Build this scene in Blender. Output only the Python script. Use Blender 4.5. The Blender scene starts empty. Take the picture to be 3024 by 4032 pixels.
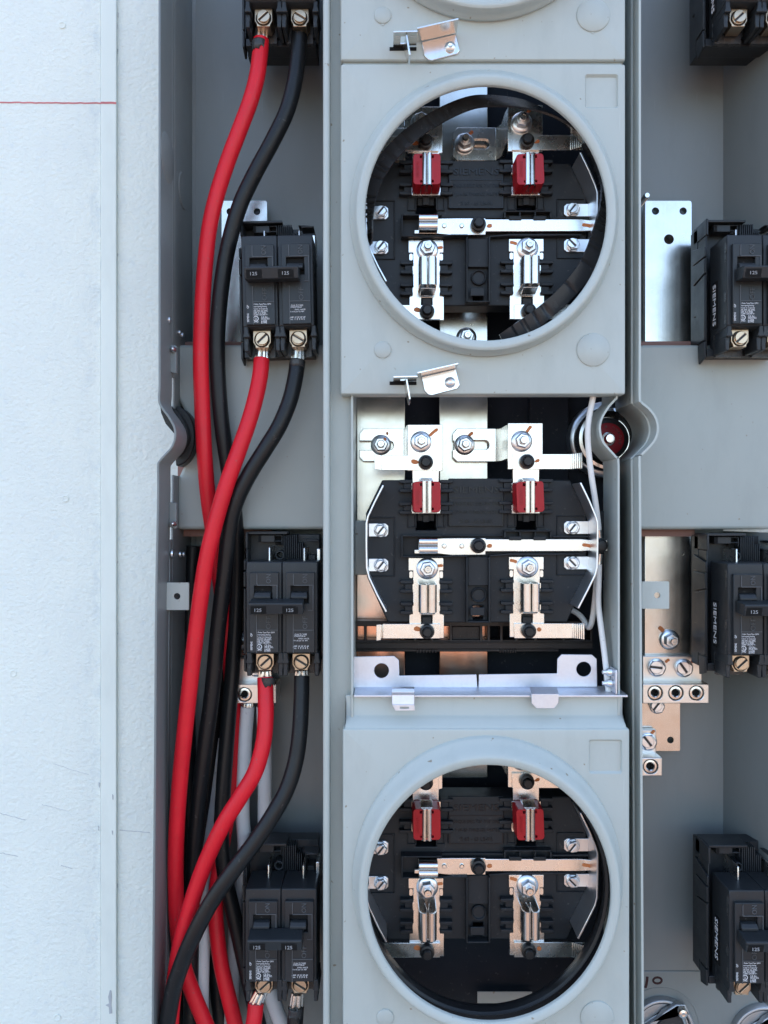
import bpy, bmesh, math, random
from mathutils import Vector, Matrix
from mathutils.geometry import delaunay_2d_cdt, intersect_point_tri_2d

random.seed(7)
SC = bpy.context.scene
COL = SC.collection
# ---------------------------------------------------------------- camera, sky, sun, exposure
# measured coordinates: (U, V) in photo pixels on the plane at depth y (metres, + is away from the camera)
S = 0.00017          # metres per photo pixel on the plane of the meter covers (y = 0)
D = 0.54             # camera distance from that plane
U0, V0 = 1512.0, 2016.0

cam_d = bpy.data.cameras.new("camera")
cam_d.sensor_fit = 'VERTICAL'
cam_d.sensor_height = 24.0
cam_d.lens = 24.0 * D / (4032 * S)
cam_d.clip_start = 0.01
cam_d.clip_end = 1000
cam = bpy.data.objects.new("camera", cam_d)
cam.location = (0, -D, 0)
cam.rotation_euler = (math.radians(90), 0, 0)
COL.objects.link(cam)
SC.camera = cam

SUN_EL, SUN_AZ = math.radians(50), math.radians(338)     # azimuth from north (+y), clockwise
world = bpy.data.worlds.new("World")
SC.world = world
world.use_nodes = True
wn = world.node_tree
wn.nodes.clear()
sky = wn.nodes.new("ShaderNodeTexSky")
sky.sky_type = 'NISHITA'
sky.sun_disc = False
sky.sun_elevation = SUN_EL
sky.sun_rotation = SUN_AZ
sky.air_density = 1.0
sky.dust_density = 2.5
sky.ozone_density = 0.1
bg = wn.nodes.new("ShaderNodeBackground")
bg.inputs["Strength"].default_value = 0.15
wo = wn.nodes.new("ShaderNodeOutputWorld")
wn.links.new(sky.outputs[0], bg.inputs[0])
wn.links.new(bg.outputs[0], wo.inputs[0])

sun_d = bpy.data.lights.new("sun", 'SUN')
sun_d.energy = 2.0
sun_d.angle = math.radians(0.5)
sun_d.color = (1.0, 0.96, 0.9)
sun = bpy.data.objects.new("sun", sun_d)
sdir = Vector((math.sin(SUN_AZ) * math.cos(SUN_EL), math.cos(SUN_AZ) * math.cos(SUN_EL), math.sin(SUN_EL)))
sun.rotation_euler = sdir.to_track_quat('Z', 'Y').to_euler()
sun.location = sdir * 5
COL.objects.link(sun)

SC.view_settings.view_transform = 'Standard'
SC.view_settings.look = 'None'
SC.view_settings.exposure = 2.1
SC.view_settings.gamma = 1.0

# ---------------------------------------------------------------- helpers
def k_(y): return S * (D + y) / D
def at(u, v, y): return Vector(((u - U0) * k_(y), y, (V0 - v) * k_(y)))
def X(u, y): return (u - U0) * k_(y)
def Z(v, y): return (V0 - v) * k_(y)

def inside(p, L):
    c = False; n = len(L)
    for i in range(n):
        a, b_ = L[i], L[(i + 1) % n]
        if (a[1] > p[1]) != (b_[1] > p[1]) and p[0] < (b_[0] - a[0]) * (p[1] - a[1]) / (b_[1] - a[1]) + a[0]: c = not c
    return c
def tessellate(loops):
    """triangles of a polygon with holes; loops of (x, z), the first is the outline"""
    K = 1000.0; vs = []; ed = []; 
    for L in loops:
        o = len(vs); vs += [Vector((p[0] * K, p[1] * K)) for p in L]; ed += [(o + i, o + (i + 1) % len(L)) for i in range(len(L))]
    r = delaunay_2d_cdt(vs, ed, [], 1, 1e-7); out = []
    V, F, ov = r[0], r[2], r[3]
    for f in F:
        c = ((V[f[0]].x + V[f[1]].x + V[f[2]].x) / 3 / K, (V[f[0]].y + V[f[1]].y + V[f[2]].y) / 3 / K)
        if not inside(c, loops[0]) or any(inside(c, h) for h in loops[1:]): continue
        
        if all(ov[i] for i in f): out.append(tuple(ov[i][0] for i in f))
    return out

class MB:
    def __init__(self): self.v = []; self.f = []
    def add(self, vs, fs):
        o = len(self.v)
        self.v += [Vector(p) for p in vs]
        self.f += [tuple(i + o for i in f) for f in fs]
        return self
    def prism3(self, front, back, holes=()):
        """front/back: matching loops of 3D points; holes: list of (front, back)"""
        n = len(front); vs = list(front) + list(back); fs = []
        for i in range(n):
            j = (i + 1) % n
            fs.append((i, j, n + j, n + i))
        if not holes:
            fs.append(tuple(range(n - 1, -1, -1))); fs.append(tuple(range(n, 2 * n)))
            return self.add(vs, fs)
        loops_f = [list(range(n))]; pf = [list(front)]; loops_b = [list(range(n, 2 * n))]
        for hf, hb in holes:
            o = len(vs); m = len(hf); vs += list(hf) + list(hb)
            for i in range(m):
                j = (i + 1) % m
                fs.append((o + i, o + j, o + m + j, o + m + i))
            loops_f.append(list(range(o, o + m))); loops_b.append(list(range(o + m, o + 2 * m))); pf.append(list(hf))
        tri = tessellate([[(p[0], p[2]) for p in l] for l in pf])
        ff = [i for l in loops_f for i in l]; fb = [i for l in loops_b for i in l]
        for t in tri:
            fs.append((ff[t[0]], ff[t[1]], ff[t[2]])); fs.append((fb[t[2]], fb[t[1]], fb[t[0]]))
        return self.add(vs, fs)
    def pr(self, pts, y0, y1, holes=()):
        fr = [at(u, v, y0) for u, v in pts]; bk = [Vector((p.x, y1, p.z)) for p in fr]
        hs = []
        for h in holes:
            a = [at(u, v, y0) for u, v in h]; hs.append((a, [Vector((p.x, y1, p.z)) for p in a]))
        return self.prism3(fr, bk, hs)
    def box(self, u0, v0, u1, v1, y0, y1): return self.pr([(u0, v0), (u1, v0), (u1, v1), (u0, v1)], y0, y1)
    def extz(self, prof, z0, z1):
        a = [Vector((x, y, z0)) for x, y in prof]; b = [Vector((x, y, z1)) for x, y in prof]
        return self.prism3(a, b)
    def extx(self, prof, x0, x1):
        a = [Vector((x0, y, z)) for y, z in prof]; b = [Vector((x1, y, z)) for y, z in prof]
        return self.prism3(a, b)
    def lathe(self, u, v, yr, prof, n=28, rot=0.0):
        c = at(u, v, yr); kk = k_(yr); o = len(self.v); vs = []; fs = []; rings = []
        for r, y in prof:
            if r <= 0: rings.append([len(vs)]); vs.append(Vector((c.x, y, c.z)))
            else:
                rings.append(list(range(len(vs), len(vs) + n)))
                for i in range(n):
                    a = rot + 2 * math.pi * i / n
                    vs.append(Vector((c.x + math.cos(a) * r * kk, y, c.z + math.sin(a) * r * kk)))
        for A, B in zip(rings, rings[1:]):
            for i in range(n):
                j = (i + 1) % n
                if len(A) == 1 and len(B) == 1: continue
                if len(A) == 1: fs.append((A[0], B[i], B[j]))
                elif len(B) == 1: fs.append((A[i], A[j], B[0]))
                else: fs.append((A[i], A[j], B[j], B[i]))
        return self.add(vs, fs)
    def ellipse_rings(self, rings, n=96):
        """rings: list of (loop of 3D points)"""
        vs = []; fs = []
        for L in rings: vs += L
        for r in range(len(rings) - 1):
            for i in range(n):
                j = (i + 1) % n
                fs.append((r * n + i, r * n + j, (r + 1) * n + j, (r + 1) * n + i))
        return self.add(vs, fs)
    def tube(self, pts, r, n=16, sub=6, cap=True):
        P = catmull(pts, sub); m = len(P); vs = []; fs = []
        T = [(P[min(i + 1, m - 1)] - P[max(i - 1, 0)]).normalized() for i in range(m)]
        nrm = T[0].orthogonal().normalized()
        for i in range(m):
            nrm = (nrm - T[i] * nrm.dot(T[i])).normalized(); b = T[i].cross(nrm)
            rr = r(i / (m - 1)) if callable(r) else r
            for q in range(n):
                a = 2 * math.pi * q / n
                vs.append(P[i] + (nrm * math.cos(a) + b * math.sin(a)) * rr)
        for i in range(m - 1):
            for q in range(n):
                p = (q + 1) % n
                fs.append((i * n + q, i * n + p, (i + 1) * n + p, (i + 1) * n + q))
        if cap: fs.append(tuple(range(n))); fs.append(tuple(range((m - 1) * n, m * n)))
        return self.add(vs, fs)
    def build(self, name, mat, parent=None, bevel=0.0, seg=2, smooth=32):
        me = bpy.data.meshes.new(name)
        if parent is None:
            xs = [p.x for p in self.v]; ys = [p.y for p in self.v]; zs = [p.z for p in self.v]
            org = Vector(((min(xs) + max(xs)) / 2, (min(ys) + max(ys)) / 2, min(zs)))
        else:
            org = Vector((0, 0, 0)); q = parent
            while q is not None: org = org + q.location; q = q.parent
        bm = bmesh.new()
        vv = [bm.verts.new(p - org) for p in self.v]
        for f in self.f:
            try: bm.faces.new([vv[i] for i in f])
            except ValueError: pass
        bmesh.ops.recalc_face_normals(bm, faces=bm.faces)
        bm.to_mesh(me); bm.free()
        me.shade_smooth() if hasattr(me, 'shade_smooth') else me.polygons.foreach_set('use_smooth', [True] * len(me.polygons))
        me.set_sharp_from_angle(angle=math.radians(smooth))
        me.materials.append(mat)
        o = bpy.data.objects.new(name, me)
        COL.objects.link(o)
        if parent is None: o.location = org
        else: o.parent = parent
        if bevel > 0:
            b = o.modifiers.new("bevel", 'BEVEL'); b.width = bevel; b.segments = seg
            b.limit_method = 'ANGLE'; b.angle_limit = math.radians(40); b.use_clamp_overlap = True
        return o

def catmull(pts, sub):
    pts = [Vector(p) for p in pts]
    if len(pts) == 2: return pts
    out = []
    P = [pts[0] * 2 - pts[1]] + pts + [pts[-1] * 2 - pts[-2]]
    for i in range(1, len(P) - 2):
        p0, p1, p2, p3 = P[i - 1], P[i], P[i + 1], P[i + 2]
        for s in range(sub):
            t = s / sub
            out.append(0.5 * ((2 * p1) + (p2 - p0) * t + (2 * p0 - 5 * p1 + 4 * p2 - p3) * t * t + (3 * p1 - p0 - 3 * p2 + p3) * t ** 3))
    out.append(pts[-1]); return out

def circ(u, v, r, n=24): return [(u + r * math.cos(2 * math.pi * i / n), v + r * math.sin(2 * math.pi * i / n)) for i in range(n)]
def rr(u0, v0, u1, v1, r, n=5):
    out = []
    for cu, cv, a0 in ((u1 - r, v1 - r, 0), (u0 + r, v1 - r, 90), (u0 + r, v0 + r, 180), (u1 - r, v0 + r, 270)):
        for i in range(n):
            a = math.radians(a0 + 90 * i / (n - 1)); out.append((cu + r * math.cos(a), cv + r * math.sin(a)))
    return out
def rect(u0, v0, u1, v1): return [(u0, v0), (u1, v0), (u1, v1), (u0, v1)]
def smooth2(path, sub=5):
    return [(p.x, p.y) for p in catmull([Vector((u, v, 0)) for u, v in path], sub)]
def offset_path(path, d):
    out = []; n = len(path)
    for i in range(n):
        a = Vector(path[max(i - 1, 0)]); b = Vector(path[min(i + 1, n - 1)])
        t = (b - a).normalized(); out.append((path[i][0] + t.y * d, path[i][1] - t.x * d))
    return out
def strip(mb, path, th, y0, y1):
    """sheet standing on edge: path in pixels at depth y0, th pixels thick, running back to y1"""
    q = offset_path(path, th)
    for i in range(len(path) - 1):
        pass
    n = len(path); A = [at(u, v, y0) for u, v in path]; B = [at(u, v, y0) for u, v in q]
    A2 = [Vector((p.x, y1, p.z)) for p in A]; B2 = [Vector((p.x, y1, p.z)) for p in B]
    vs = A + B + A2 + B2; fs = []
    for i in range(n - 1):
        fs += [(i, i + 1, n + i + 1, n + i), (2 * n + i, 2 * n + i + 1, 3 * n + i + 1, 3 * n + i),
               (i, i + 1, 2 * n + i + 1, 2 * n + i), (n + i, n + i + 1, 3 * n + i + 1, 3 * n + i)]
    fs += [(0, n, 3 * n, 2 * n), (n - 1, 2 * n - 1, 4 * n - 1, 3 * n - 1)]
    return mb.add(vs, fs)

def text_mesh(s, extrude=0.0, align='CENTER', spacing=1.0):
    c = bpy.data.curves.new("lettering", 'FONT'); c.body = s; c.size = 1.0; c.extrude = extrude
    c.align_x = align; c.align_y = 'CENTER'; c.space_character = spacing; c.resolution_u = 2
    o = bpy.data.objects.new("lettering", c); me = bpy.data.meshes.new_from_object(o)
    vs = [v.co.copy() for v in me.vertices]; fs = [tuple(p.vertices) for p in me.polygons]
    bpy.data.objects.remove(o); bpy.data.meshes.remove(me); bpy.data.curves.remove(c)
    return vs, fs
def add_text(mb, s, u, v, y, h, w=None, rot=0.0, depth=0.0003, align='CENTER', spacing=1.0, bold=0.0):
    """h: capital height in pixels; w: optional total width in pixels"""
    vs, fs = text_mesh(s, 0.5, align, spacing)
    if not vs: return mb
    kk = k_(y); x0 = min(p.x for p in vs); x1 = max(p.x for p in vs)
    z0 = min(p.y for p in vs); z1 = max(p.y for p in vs)
    sy = h / (z1 - z0); sx = (w / (x1 - x0)) if w else sy
    cx = (x0 + x1) / 2 if align == 'CENTER' else x0
    c = at(u, v, y); ca, sa = math.cos(rot), math.sin(rot); out = []
    for p in vs:
        a = (p.x - cx) * sx * kk; b = (p.y - (z0 + z1) / 2) * sy * kk
        out.append(Vector((c.x + a * ca - b * sa, y - (p.z + 0.5) * depth, c.z + a * sa + b * ca)))
    return mb.add(out, fs)

def empty(name, loc, label, cat, group=None):
    o = bpy.data.objects.new(name, None); o.location = loc; o.empty_display_size = 0.02
    COL.objects.link(o); tag(o, label, cat, group); return o
def tag(o, label, cat, group=None):
    o["label"] = label; o["category"] = cat
    if group: o["group"] = group
    return o
def copy_tree(o, parent=None):
    c = o.copy(); COL.objects.link(c)
    if parent is not None: c.parent = parent
    for ch in list(o.children): copy_tree(ch, c)
    return c

# ---------------------------------------------------------------- materials
def new_mat(name):
    m = bpy.data.materials.new(name); m.use_nodes = True
    nt = m.node_tree; b = nt.nodes["Principled BSDF"]; return m, nt, b
def coord(nt, scale=(1, 1, 1)):
    tc = nt.nodes.new("ShaderNodeTexCoord"); mp = nt.nodes.new("ShaderNodeMapping")
    mp.inputs["Scale"].default_value = scale; nt.links.new(tc.outputs["Object"], mp.inputs[0]); return mp.outputs[0]
def noise(nt, vec, scale, detail=3, rough=0.5):
    n = nt.nodes.new("ShaderNodeTexNoise"); n.inputs["Scale"].default_value = scale
    n.inputs["Detail"].default_value = detail; n.inputs["Roughness"].default_value = rough
    nt.links.new(vec, n.inputs["Vector"]); return n.outputs["Fac"]
def ramp(nt, fac, stops):
    r = nt.nodes.new("ShaderNodeValToRGB"); e = r.color_ramp.elements
    while len(e) < len(stops): e.new(0.5)
    for i, (p, c) in enumerate(stops):
        e[i].position = p; e[i].color = (*c, 1) if len(c) == 3 else c
    nt.links.new(fac, r.inputs[0]); return r.outputs[0]
def mix(nt, fac, a, b):
    m = nt.nodes.new("ShaderNodeMix"); m.data_type = 'RGBA'
    if isinstance(fac, float): m.inputs[0].default_value = fac
    else: nt.links.new(fac, m.inputs[0])
    for i, x in ((6, a), (7, b)):
        if isinstance(x, tuple): m.inputs[i].default_value = (*x, 1)
        else: nt.links.new(x, m.inputs[i])
    return m.outputs[2]
def bump(nt, b, h, strength, dist=0.0005):
    n = nt.nodes.new("ShaderNodeBump"); n.inputs["Strength"].default_value = strength; n.inputs["Distance"].default_value = dist
    nt.links.new(h, n.inputs["Height"]); nt.links.new(n.outputs[0], b.inputs["Normal"])
def vmap(nt, fac, a, b):
    m = nt.nodes.new("ShaderNodeMapRange"); m.inputs[3].default_value = a; m.inputs[4].default_value = b
    nt.links.new(fac, m.inputs[0]); return m.outputs[0]

def m_paint(name, col, rough=0.4, speck=True, peel=0.12):
    m, nt, b = new_mat(name); v = coord(nt)
    big = noise(nt, v, 9, 3); c = mix(nt, vmap(nt, big, 0.0, 1.0), tuple(x * 0.93 for x in col), tuple(min(1, x * 1.07) for x in col))
    sm = ramp(nt, noise(nt, coord(nt, (1, 1, 0.35)), 38, 5, 0.7), [(0.5, (0, 0, 0)), (0.82, (0.5, 0.5, 0.5))])
    c = mix(nt, sm, c, tuple(x * 0.78 for x in col))
    sc = ramp(nt, noise(nt, coord(nt, (1, 1, 0.06)), 420, 2, 0.5), [(0.72, (0, 0, 0)), (0.8, (0.35, 0.35, 0.35))])
    c = mix(nt, sc, c, tuple(min(1, x * 1.3) for x in col))
    if speck:
        s = noise(nt, v, 210, 1, 0.4); sr = ramp(nt, s, [(0.748, (0, 0, 0)), (0.79, (0.9, 0.9, 0.9))])
        c = mix(nt, sr, c, (0.23, 0.19, 0.13))
    nt.links.new(c, b.inputs["Base Color"])
    nt.links.new(vmap(nt, noise(nt, v, 40, 4), rough - 0.08, rough + 0.1), b.inputs["Roughness"])
    bump(nt, b, noise(nt, v, 900, 2), peel, 0.0002)
    return m
def m_plastic(name, col, rough=0.42, var=0.25, grain=0.25):
    m, nt, b = new_mat(name); v = coord(nt)
    c = mix(nt, noise(nt, v, 60, 4, 0.6), tuple(x * (1 - var) for x in col), tuple(x * (1 + var) for x in col))
    d = ramp(nt, noise(nt, v, 330, 2, 0.6), [(0.66, (0, 0, 0)), (0.8, (0.35, 0.35, 0.35))])
    c = mix(nt, d, c, (0.14, 0.135, 0.125))
    nt.links.new(c, b.inputs["Base Color"])
    nt.links.new(vmap(nt, noise(nt, v, 120, 4), rough - 0.1, rough + 0.14), b.inputs["Roughness"])
    b.inputs["Specular IOR Level"].default_value = 0.32
    bump(nt, b, noise(nt, v, 1500, 2), grain, 0.0002)
    return m
def m_metal(name, col, rough=0.25, tarnish=(0.5, 0.42, 0.3), amt=0.25, brush=(60, 60, 2200), strength=0.12):
    m, nt, b = new_mat(name); v = coord(nt); vb = coord(nt, brush)
    t = ramp(nt, noise(nt, v, 45, 5, 0.65), [(0.45, (0, 0, 0)), (0.85, (amt * 2, amt * 2, amt * 2))])
    st = noise(nt, vb, 1.0, 3, 0.6)
    c = mix(nt, t, col, tarnish)
    c = mix(nt, vmap(nt, st, 0.0, 0.22), c, tuple(x * 0.55 for x in col))
    nt.links.new(c, b.inputs["Base Color"]); b.inputs["Metallic"].default_value = 1.0
    nt.links.new(vmap(nt, noise(nt, v, 70, 5, 0.7), rough - 0.08, rough + 0.14), b.inputs["Roughness"])
    bump(nt, b, st, strength, 0.0002)
    return m

M = {}
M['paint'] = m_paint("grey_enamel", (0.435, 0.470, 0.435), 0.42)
M['trough'] = m_paint("grey_enamel_trough_shade", (0.19, 0.208, 0.202), 0.38, speck=False)  # same enamel as the frame, darkened to put the trough's shade into the colour
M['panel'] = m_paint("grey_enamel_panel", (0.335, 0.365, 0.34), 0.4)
M['relief'] = m_plastic("worn_edge_plastic", (0.075, 0.08, 0.085), 0.5, 0.5)
M['emboss'] = m_plastic("glossy_black_edge_shade", (0.010, 0.011, 0.013), 0.25, 0.2, 0.05)  # darker than the base: edge shading of the letters put into the colour
M['band'] = m_plastic("creased_rubber", (0.028, 0.029, 0.031), 0.22, 0.3, 0.5)
M['black'] = m_plastic("black_phenolic", (0.0135, 0.016, 0.0185), 0.5)
M['breaker'] = m_plastic("charcoal_breaker_plastic", (0.0215, 0.0245, 0.027), 0.38, 0.2)
M['deep'] = m_plastic("dark_liner", (0.010, 0.013, 0.018), 0.8)
M['brownblack'] = m_plastic("brown_black_plastic", (0.022, 0.017, 0.016), 0.4)
M['rubber'] = m_plastic("black_rubber", (0.016, 0.016, 0.016), 0.36, 0.2, 0.4)
M['tin'] = m_metal("tin_plate", (0.86, 0.845, 0.80), 0.24, amt=0.16, brush=(2200, 60, 60), strength=0.04)
M['bus'] = m_metal("tinned_busbar", (0.66, 0.65, 0.61), 0.2, (0.45, 0.40, 0.32), 0.3, brush=(1400, 60, 12), strength=0.06)
M['busreflect'] = m_metal("orange_reflection_busbar", (0.66, 0.65, 0.61), 0.2, (0.45, 0.40, 0.32), 0.3, brush=(1400, 60, 12), strength=0.06)  # tinned bar that carries a painted orange reflection
_m = M['busreflect']; _nt = _m.node_tree; _b = _nt.nodes["Principled BSDF"]; _old = _b.inputs["Base Color"].links[0].from_socket
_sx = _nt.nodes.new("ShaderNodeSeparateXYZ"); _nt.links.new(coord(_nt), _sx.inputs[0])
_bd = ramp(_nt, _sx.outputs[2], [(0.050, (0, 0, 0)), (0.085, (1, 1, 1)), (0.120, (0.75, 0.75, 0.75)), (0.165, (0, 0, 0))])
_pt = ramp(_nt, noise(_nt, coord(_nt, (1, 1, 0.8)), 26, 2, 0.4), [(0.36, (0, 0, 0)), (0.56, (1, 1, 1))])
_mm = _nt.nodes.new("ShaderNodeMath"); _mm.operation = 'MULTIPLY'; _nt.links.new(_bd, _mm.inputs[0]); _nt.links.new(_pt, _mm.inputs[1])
_nt.links.new(mix(_nt, _mm.outputs[0], _old, (0.93, 0.40, 0.22)), _b.inputs["Base Color"])  # orange reflection painted into the base colour, masked by height and noise
M['zinc'] = m_metal("zinc_plate", (0.80, 0.83, 0.85), 0.3, (0.62, 0.62, 0.66), 0.2, brush=(300, 300, 300), strength=0.1)
M['galv'] = m_metal("galvanised_sheet", (0.74, 0.75, 0.79), 0.46, (0.55, 0.54, 0.58), 0.3, brush=(500, 500, 500), strength=0.15)
M['steel'] = m_metal("bright_steel", (0.78, 0.765, 0.74), 0.2, amt=0.2, brush=(300, 300, 300), strength=0.08)
M['brass'] = m_metal("bronze_lug", (0.58, 0.46, 0.33), 0.36, (0.3, 0.2, 0.12), 0.3, brush=(400, 400, 400), strength=0.2)
M['alu'] = m_metal("aluminium_lug", (0.80, 0.775, 0.73), 0.34, (0.6, 0.5, 0.4), 0.2, brush=(60, 60, 900), strength=0.2)
M['dullalu'] = m_metal("cast_aluminium", (0.50, 0.51, 0.52), 0.5, (0.35, 0.35, 0.35), 0.3, brush=(300, 300, 300), strength=0.3)
M['red'] = m_plastic("red_cap_plastic", (0.33, 0.006, 0.012), 0.34, 0.12, 0.1)
M['cred'] = m_plastic("red_cable_jacket", (0.64, 0.010, 0.022), 0.4, 0.14, 0.3)
M['cblk'] = m_plastic("black_cable_jacket", (0.008, 0.009, 0.010), 0.36, 0.2, 0.3)
M['cwht'] = m_plastic("grey_white_jacket", (0.56, 0.56, 0.55), 0.42, 0.08, 0.2)
M['wwire'] = m_plastic("white_wire_jacket", (0.74, 0.735, 0.70), 0.4, 0.06, 0.2)
M['void'] = m_plastic("deep_black", (0.004, 0.004, 0.004), 0.8, 0.1, 0.0)
M['goo'] = m_plastic("compound_and_slot_shade", (0.045, 0.045, 0.045), 0.25, 0.4, 0.5)
M['board'] = m_plastic("red_board", (0.27, 0.15, 0.125), 0.6, 0.15, 0.3)
M['mark'] = m_plastic("orange_paint_mark", (0.52, 0.17, 0.055), 0.6, 0.15, 0.2)
M['print'] = m_plastic("white_print", (0.75, 0.75, 0.76), 0.6, 0.05, 0.0)
M['dimprint'] = m_plastic("worn_print", (0.30, 0.30, 0.30), 0.6, 0.3, 0.0)
M['ink'] = m_plastic("marker_ink", (0.03, 0.006, 0.008), 0.5, 0.2, 0.0)
M['chalk'] = m_plastic("red_chalk", (0.58, 0.20, 0.20), 0.9, 0.3, 0.0)
M['torque'] = m_plastic("dark_red_disc", (0.22, 0.008, 0.014), 0.45, 0.15, 0.1)
M['scuff'] = m_plastic("scuff_grey", (0.46, 0.48, 0.49), 0.8, 0.3, 0.3)

# white wall paint with a woolly roller texture and faint blue-grey stains
m, nt, b = new_mat("white_wall_paint"); v = coord(nt)
n1 = noise(nt, coord(nt, (1, 1, 0.8)), 14, 5, 0.65); n2 = noise(nt, v, 120, 5, 0.6)
c = mix(nt, ramp(nt, n1, [(0.4, (0, 0, 0)), (0.75, (0.5, 0.5, 0.5))]), (0.785, 0.825, 0.75), (0.685, 0.735, 0.70))
c = mix(nt, ramp(nt, n2, [(0.58, (0, 0, 0)), (0.8, (0.45, 0.45, 0.45))]), c, (0.57, 0.655, 0.69))
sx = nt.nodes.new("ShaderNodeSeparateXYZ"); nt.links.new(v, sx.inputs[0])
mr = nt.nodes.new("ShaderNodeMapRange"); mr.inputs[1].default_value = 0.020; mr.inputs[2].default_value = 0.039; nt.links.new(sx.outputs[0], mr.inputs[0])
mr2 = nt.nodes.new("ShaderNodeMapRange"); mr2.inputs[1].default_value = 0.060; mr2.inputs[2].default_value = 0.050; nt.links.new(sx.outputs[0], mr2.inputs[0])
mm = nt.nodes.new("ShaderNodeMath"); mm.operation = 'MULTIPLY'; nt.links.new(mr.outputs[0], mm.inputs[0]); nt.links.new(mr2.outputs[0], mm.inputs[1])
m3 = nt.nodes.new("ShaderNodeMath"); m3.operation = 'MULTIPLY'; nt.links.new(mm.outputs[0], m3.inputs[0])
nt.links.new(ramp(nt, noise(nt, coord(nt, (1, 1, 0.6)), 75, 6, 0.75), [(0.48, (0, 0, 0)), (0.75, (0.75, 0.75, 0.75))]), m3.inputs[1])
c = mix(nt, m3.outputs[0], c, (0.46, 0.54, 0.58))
nt.links.new(c, b.inputs["Base Color"]); b.inputs["Roughness"].default_value = 0.6
bump(nt, b, noise(nt, coord(nt, (1, 1, 1.3)), 260, 5, 0.6), 0.85, 0.0016)
M['wall'] = m
M['strip'] = m_paint("white_strip_paint", (0.755, 0.805, 0.735), 0.5, speck=False, peel=0.2)
# red clay ground
m, nt, b = new_mat("clay_ground"); v = coord(nt)
nt.links.new(ramp(nt, noise(nt, v, 0.6, 6, 0.65), [(0.3, (0.19, 0.115, 0.076)), (0.7, (0.265, 0.168, 0.118))]), b.inputs["Base Color"])
b.inputs["Roughness"].default_value = 0.9
M['ground'] = m
M['gravel'] = m_plastic("pale_gravel", (0.27, 0.275, 0.25), 0.9, 0.2, 0.3)
M['pad'] = m_plastic("bounce_pad_grey", (0.30, 0.31, 0.295), 0.85, 0.15, 0.4)

# ---------------------------------------------------------------- ground and wall
g = MB().add([(-200, 0.3, -1.25), (200, 0.3, -1.25), (200, -300, -1.25), (-200, -300, -1.25)], [(0, 1, 2, 3)]).build("ground", M['gravel'])
g["kind"] = "structure"
clay = MB().add([(-60, -1.05, -1.247), (60, -1.05, -1.247), (60, -12, -1.247), (-60, -12, -1.247)], [(0, 1, 2, 3)]).build("clay_strip", M['ground'])
clay["kind"] = "structure"
pad = MB().add([(-9, 0.3, -1.243), (9, 0.3, -1.243), (9, -1.15, -1.243), (-9, -1.15, -1.243)], [(0, 1, 2, 3)]).build("bounce_pad", M['pad'])  # unseen grey pad added to cut the pink bounce from the clay
pad["kind"] = "structure"

YW = 0.094
wall = empty("wall", (X(200, YW), YW, -1.2), "white painted stucco wall with a vertical batten and a red chalk line", "wall")
zt, zb = 0.95, -1.24
def wallbox(name, u0, u1, y0, y1, mat, bev=0.0):
    x0, x1 = X(u0, y0), X(u1, y0)
    return MB().prism3([(x0, y0, zb), (x1, y0, zb), (x1, y0, zt), (x0, y0, zt)] and [Vector((x0, y0, zb)), Vector((x1, y0, zb)), Vector((x1, y0, zt)), Vector((x0, y0, zt))],
                       [Vector((x0, y1, zb)), Vector((x1, y1, zb)), Vector((x1, y1, zt)), Vector((x0, y1, zt))]).build(name, mat, wall, bev)
wallbox("wall_panel", -36000, 396, YW, YW + 0.02, M['wall'])
wallbox("wall_panel", 459, 36000, YW + 0.001, YW + 0.02, M['wall'])
wallbox("batten", 396, 458, YW - 0.0022, YW + 0.019, M['strip'], 0.0006)
def strokes(name, pts, w, y, mat, parent, seed=1, closed=False):
    rnd = random.Random(seed); mb = MB()
    for (a, b_) in zip(pts, pts[1:]):
        A = Vector(a); B = Vector(b_); t = (B - A).normalized(); n = Vector((-t.y, t.x)) * w / 2
        q = [(A + n), (B + n), (B - n), (A - n)]
        mb.pr([(p.x, p.y) for p in q], y - 0.00025, y + 0.0002)
    return mb.build(name, mat, parent)
def wavy(u0, v0, u1, v1, n, amp, seed):
    rnd = random.Random(seed)
    return [(u0 + (u1 - u0) * i / n, v0 + (v1 - v0) * i / n + rnd.uniform(-amp, amp)) for i in range(n + 1)]
strokes("chalk_line", wavy(-20, 403, 396, 406, 26, 1.2, 3), 5.5, YW, M['chalk'], wall)
strokes("chalk_line", wavy(396, 405, 457, 405, 6, 1.0, 4), 8, YW - 0.0022, M['chalk'], wall)
for (a, sd) in (((0, 3202, 100, 3230), 1), ((0, 3358, 70, 3372), 2), ((240, 3408, 284, 3420), 3), ((210, 3008, 350, 3052), 4), ((165, 3168, 270, 3195), 8)):
    strokes("scuff", wavy(*a, 14, 1.6, sd), 1.7 if sd < 4 else 0.9, YW, M['scuff'], wall)
strokes("scuff", wavy(470, 3268, 590, 3278, 10, 1.2, 5), 2.0, YW + 0.001, M['scuff'], wall)
for (u, v, y) in ((245, 100, YW), (258, 1963, YW), (226, 4006, YW), (52, 2652, YW)):
    MB().lathe(u, v, y, [(14, y + 0.0004), (14, y - 0.0005), (11, y - 0.0007), (8, y - 0.0003), (0, y - 0.0003)], 20).build("nail_head", M['wall'], wall)
MB().pr([(432, 3900), (438, 3902), (440, 3930), (438, 3960), (441, 3990), (430, 3992), (428, 3965), (415, 3958), (429, 3952), (426, 3925)], YW - 0.0026, YW - 0.002).build("paint_chip", M['scuff'], wall)
for (u, v, w_, h_) in ((388, 3080, 5, 22), (386, 3252, 4, 20), (441, 3128, 5, 22), (440, 3270, 4, 18)):
    MB().pr([(u, v), (u + w_, v + 4), (u + w_ - 1, v + h_), (u + 1, v + h_ - 5)], YW - 0.0026, YW - 0.002).build("paint_chip", M['scuff'], wall)
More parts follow.
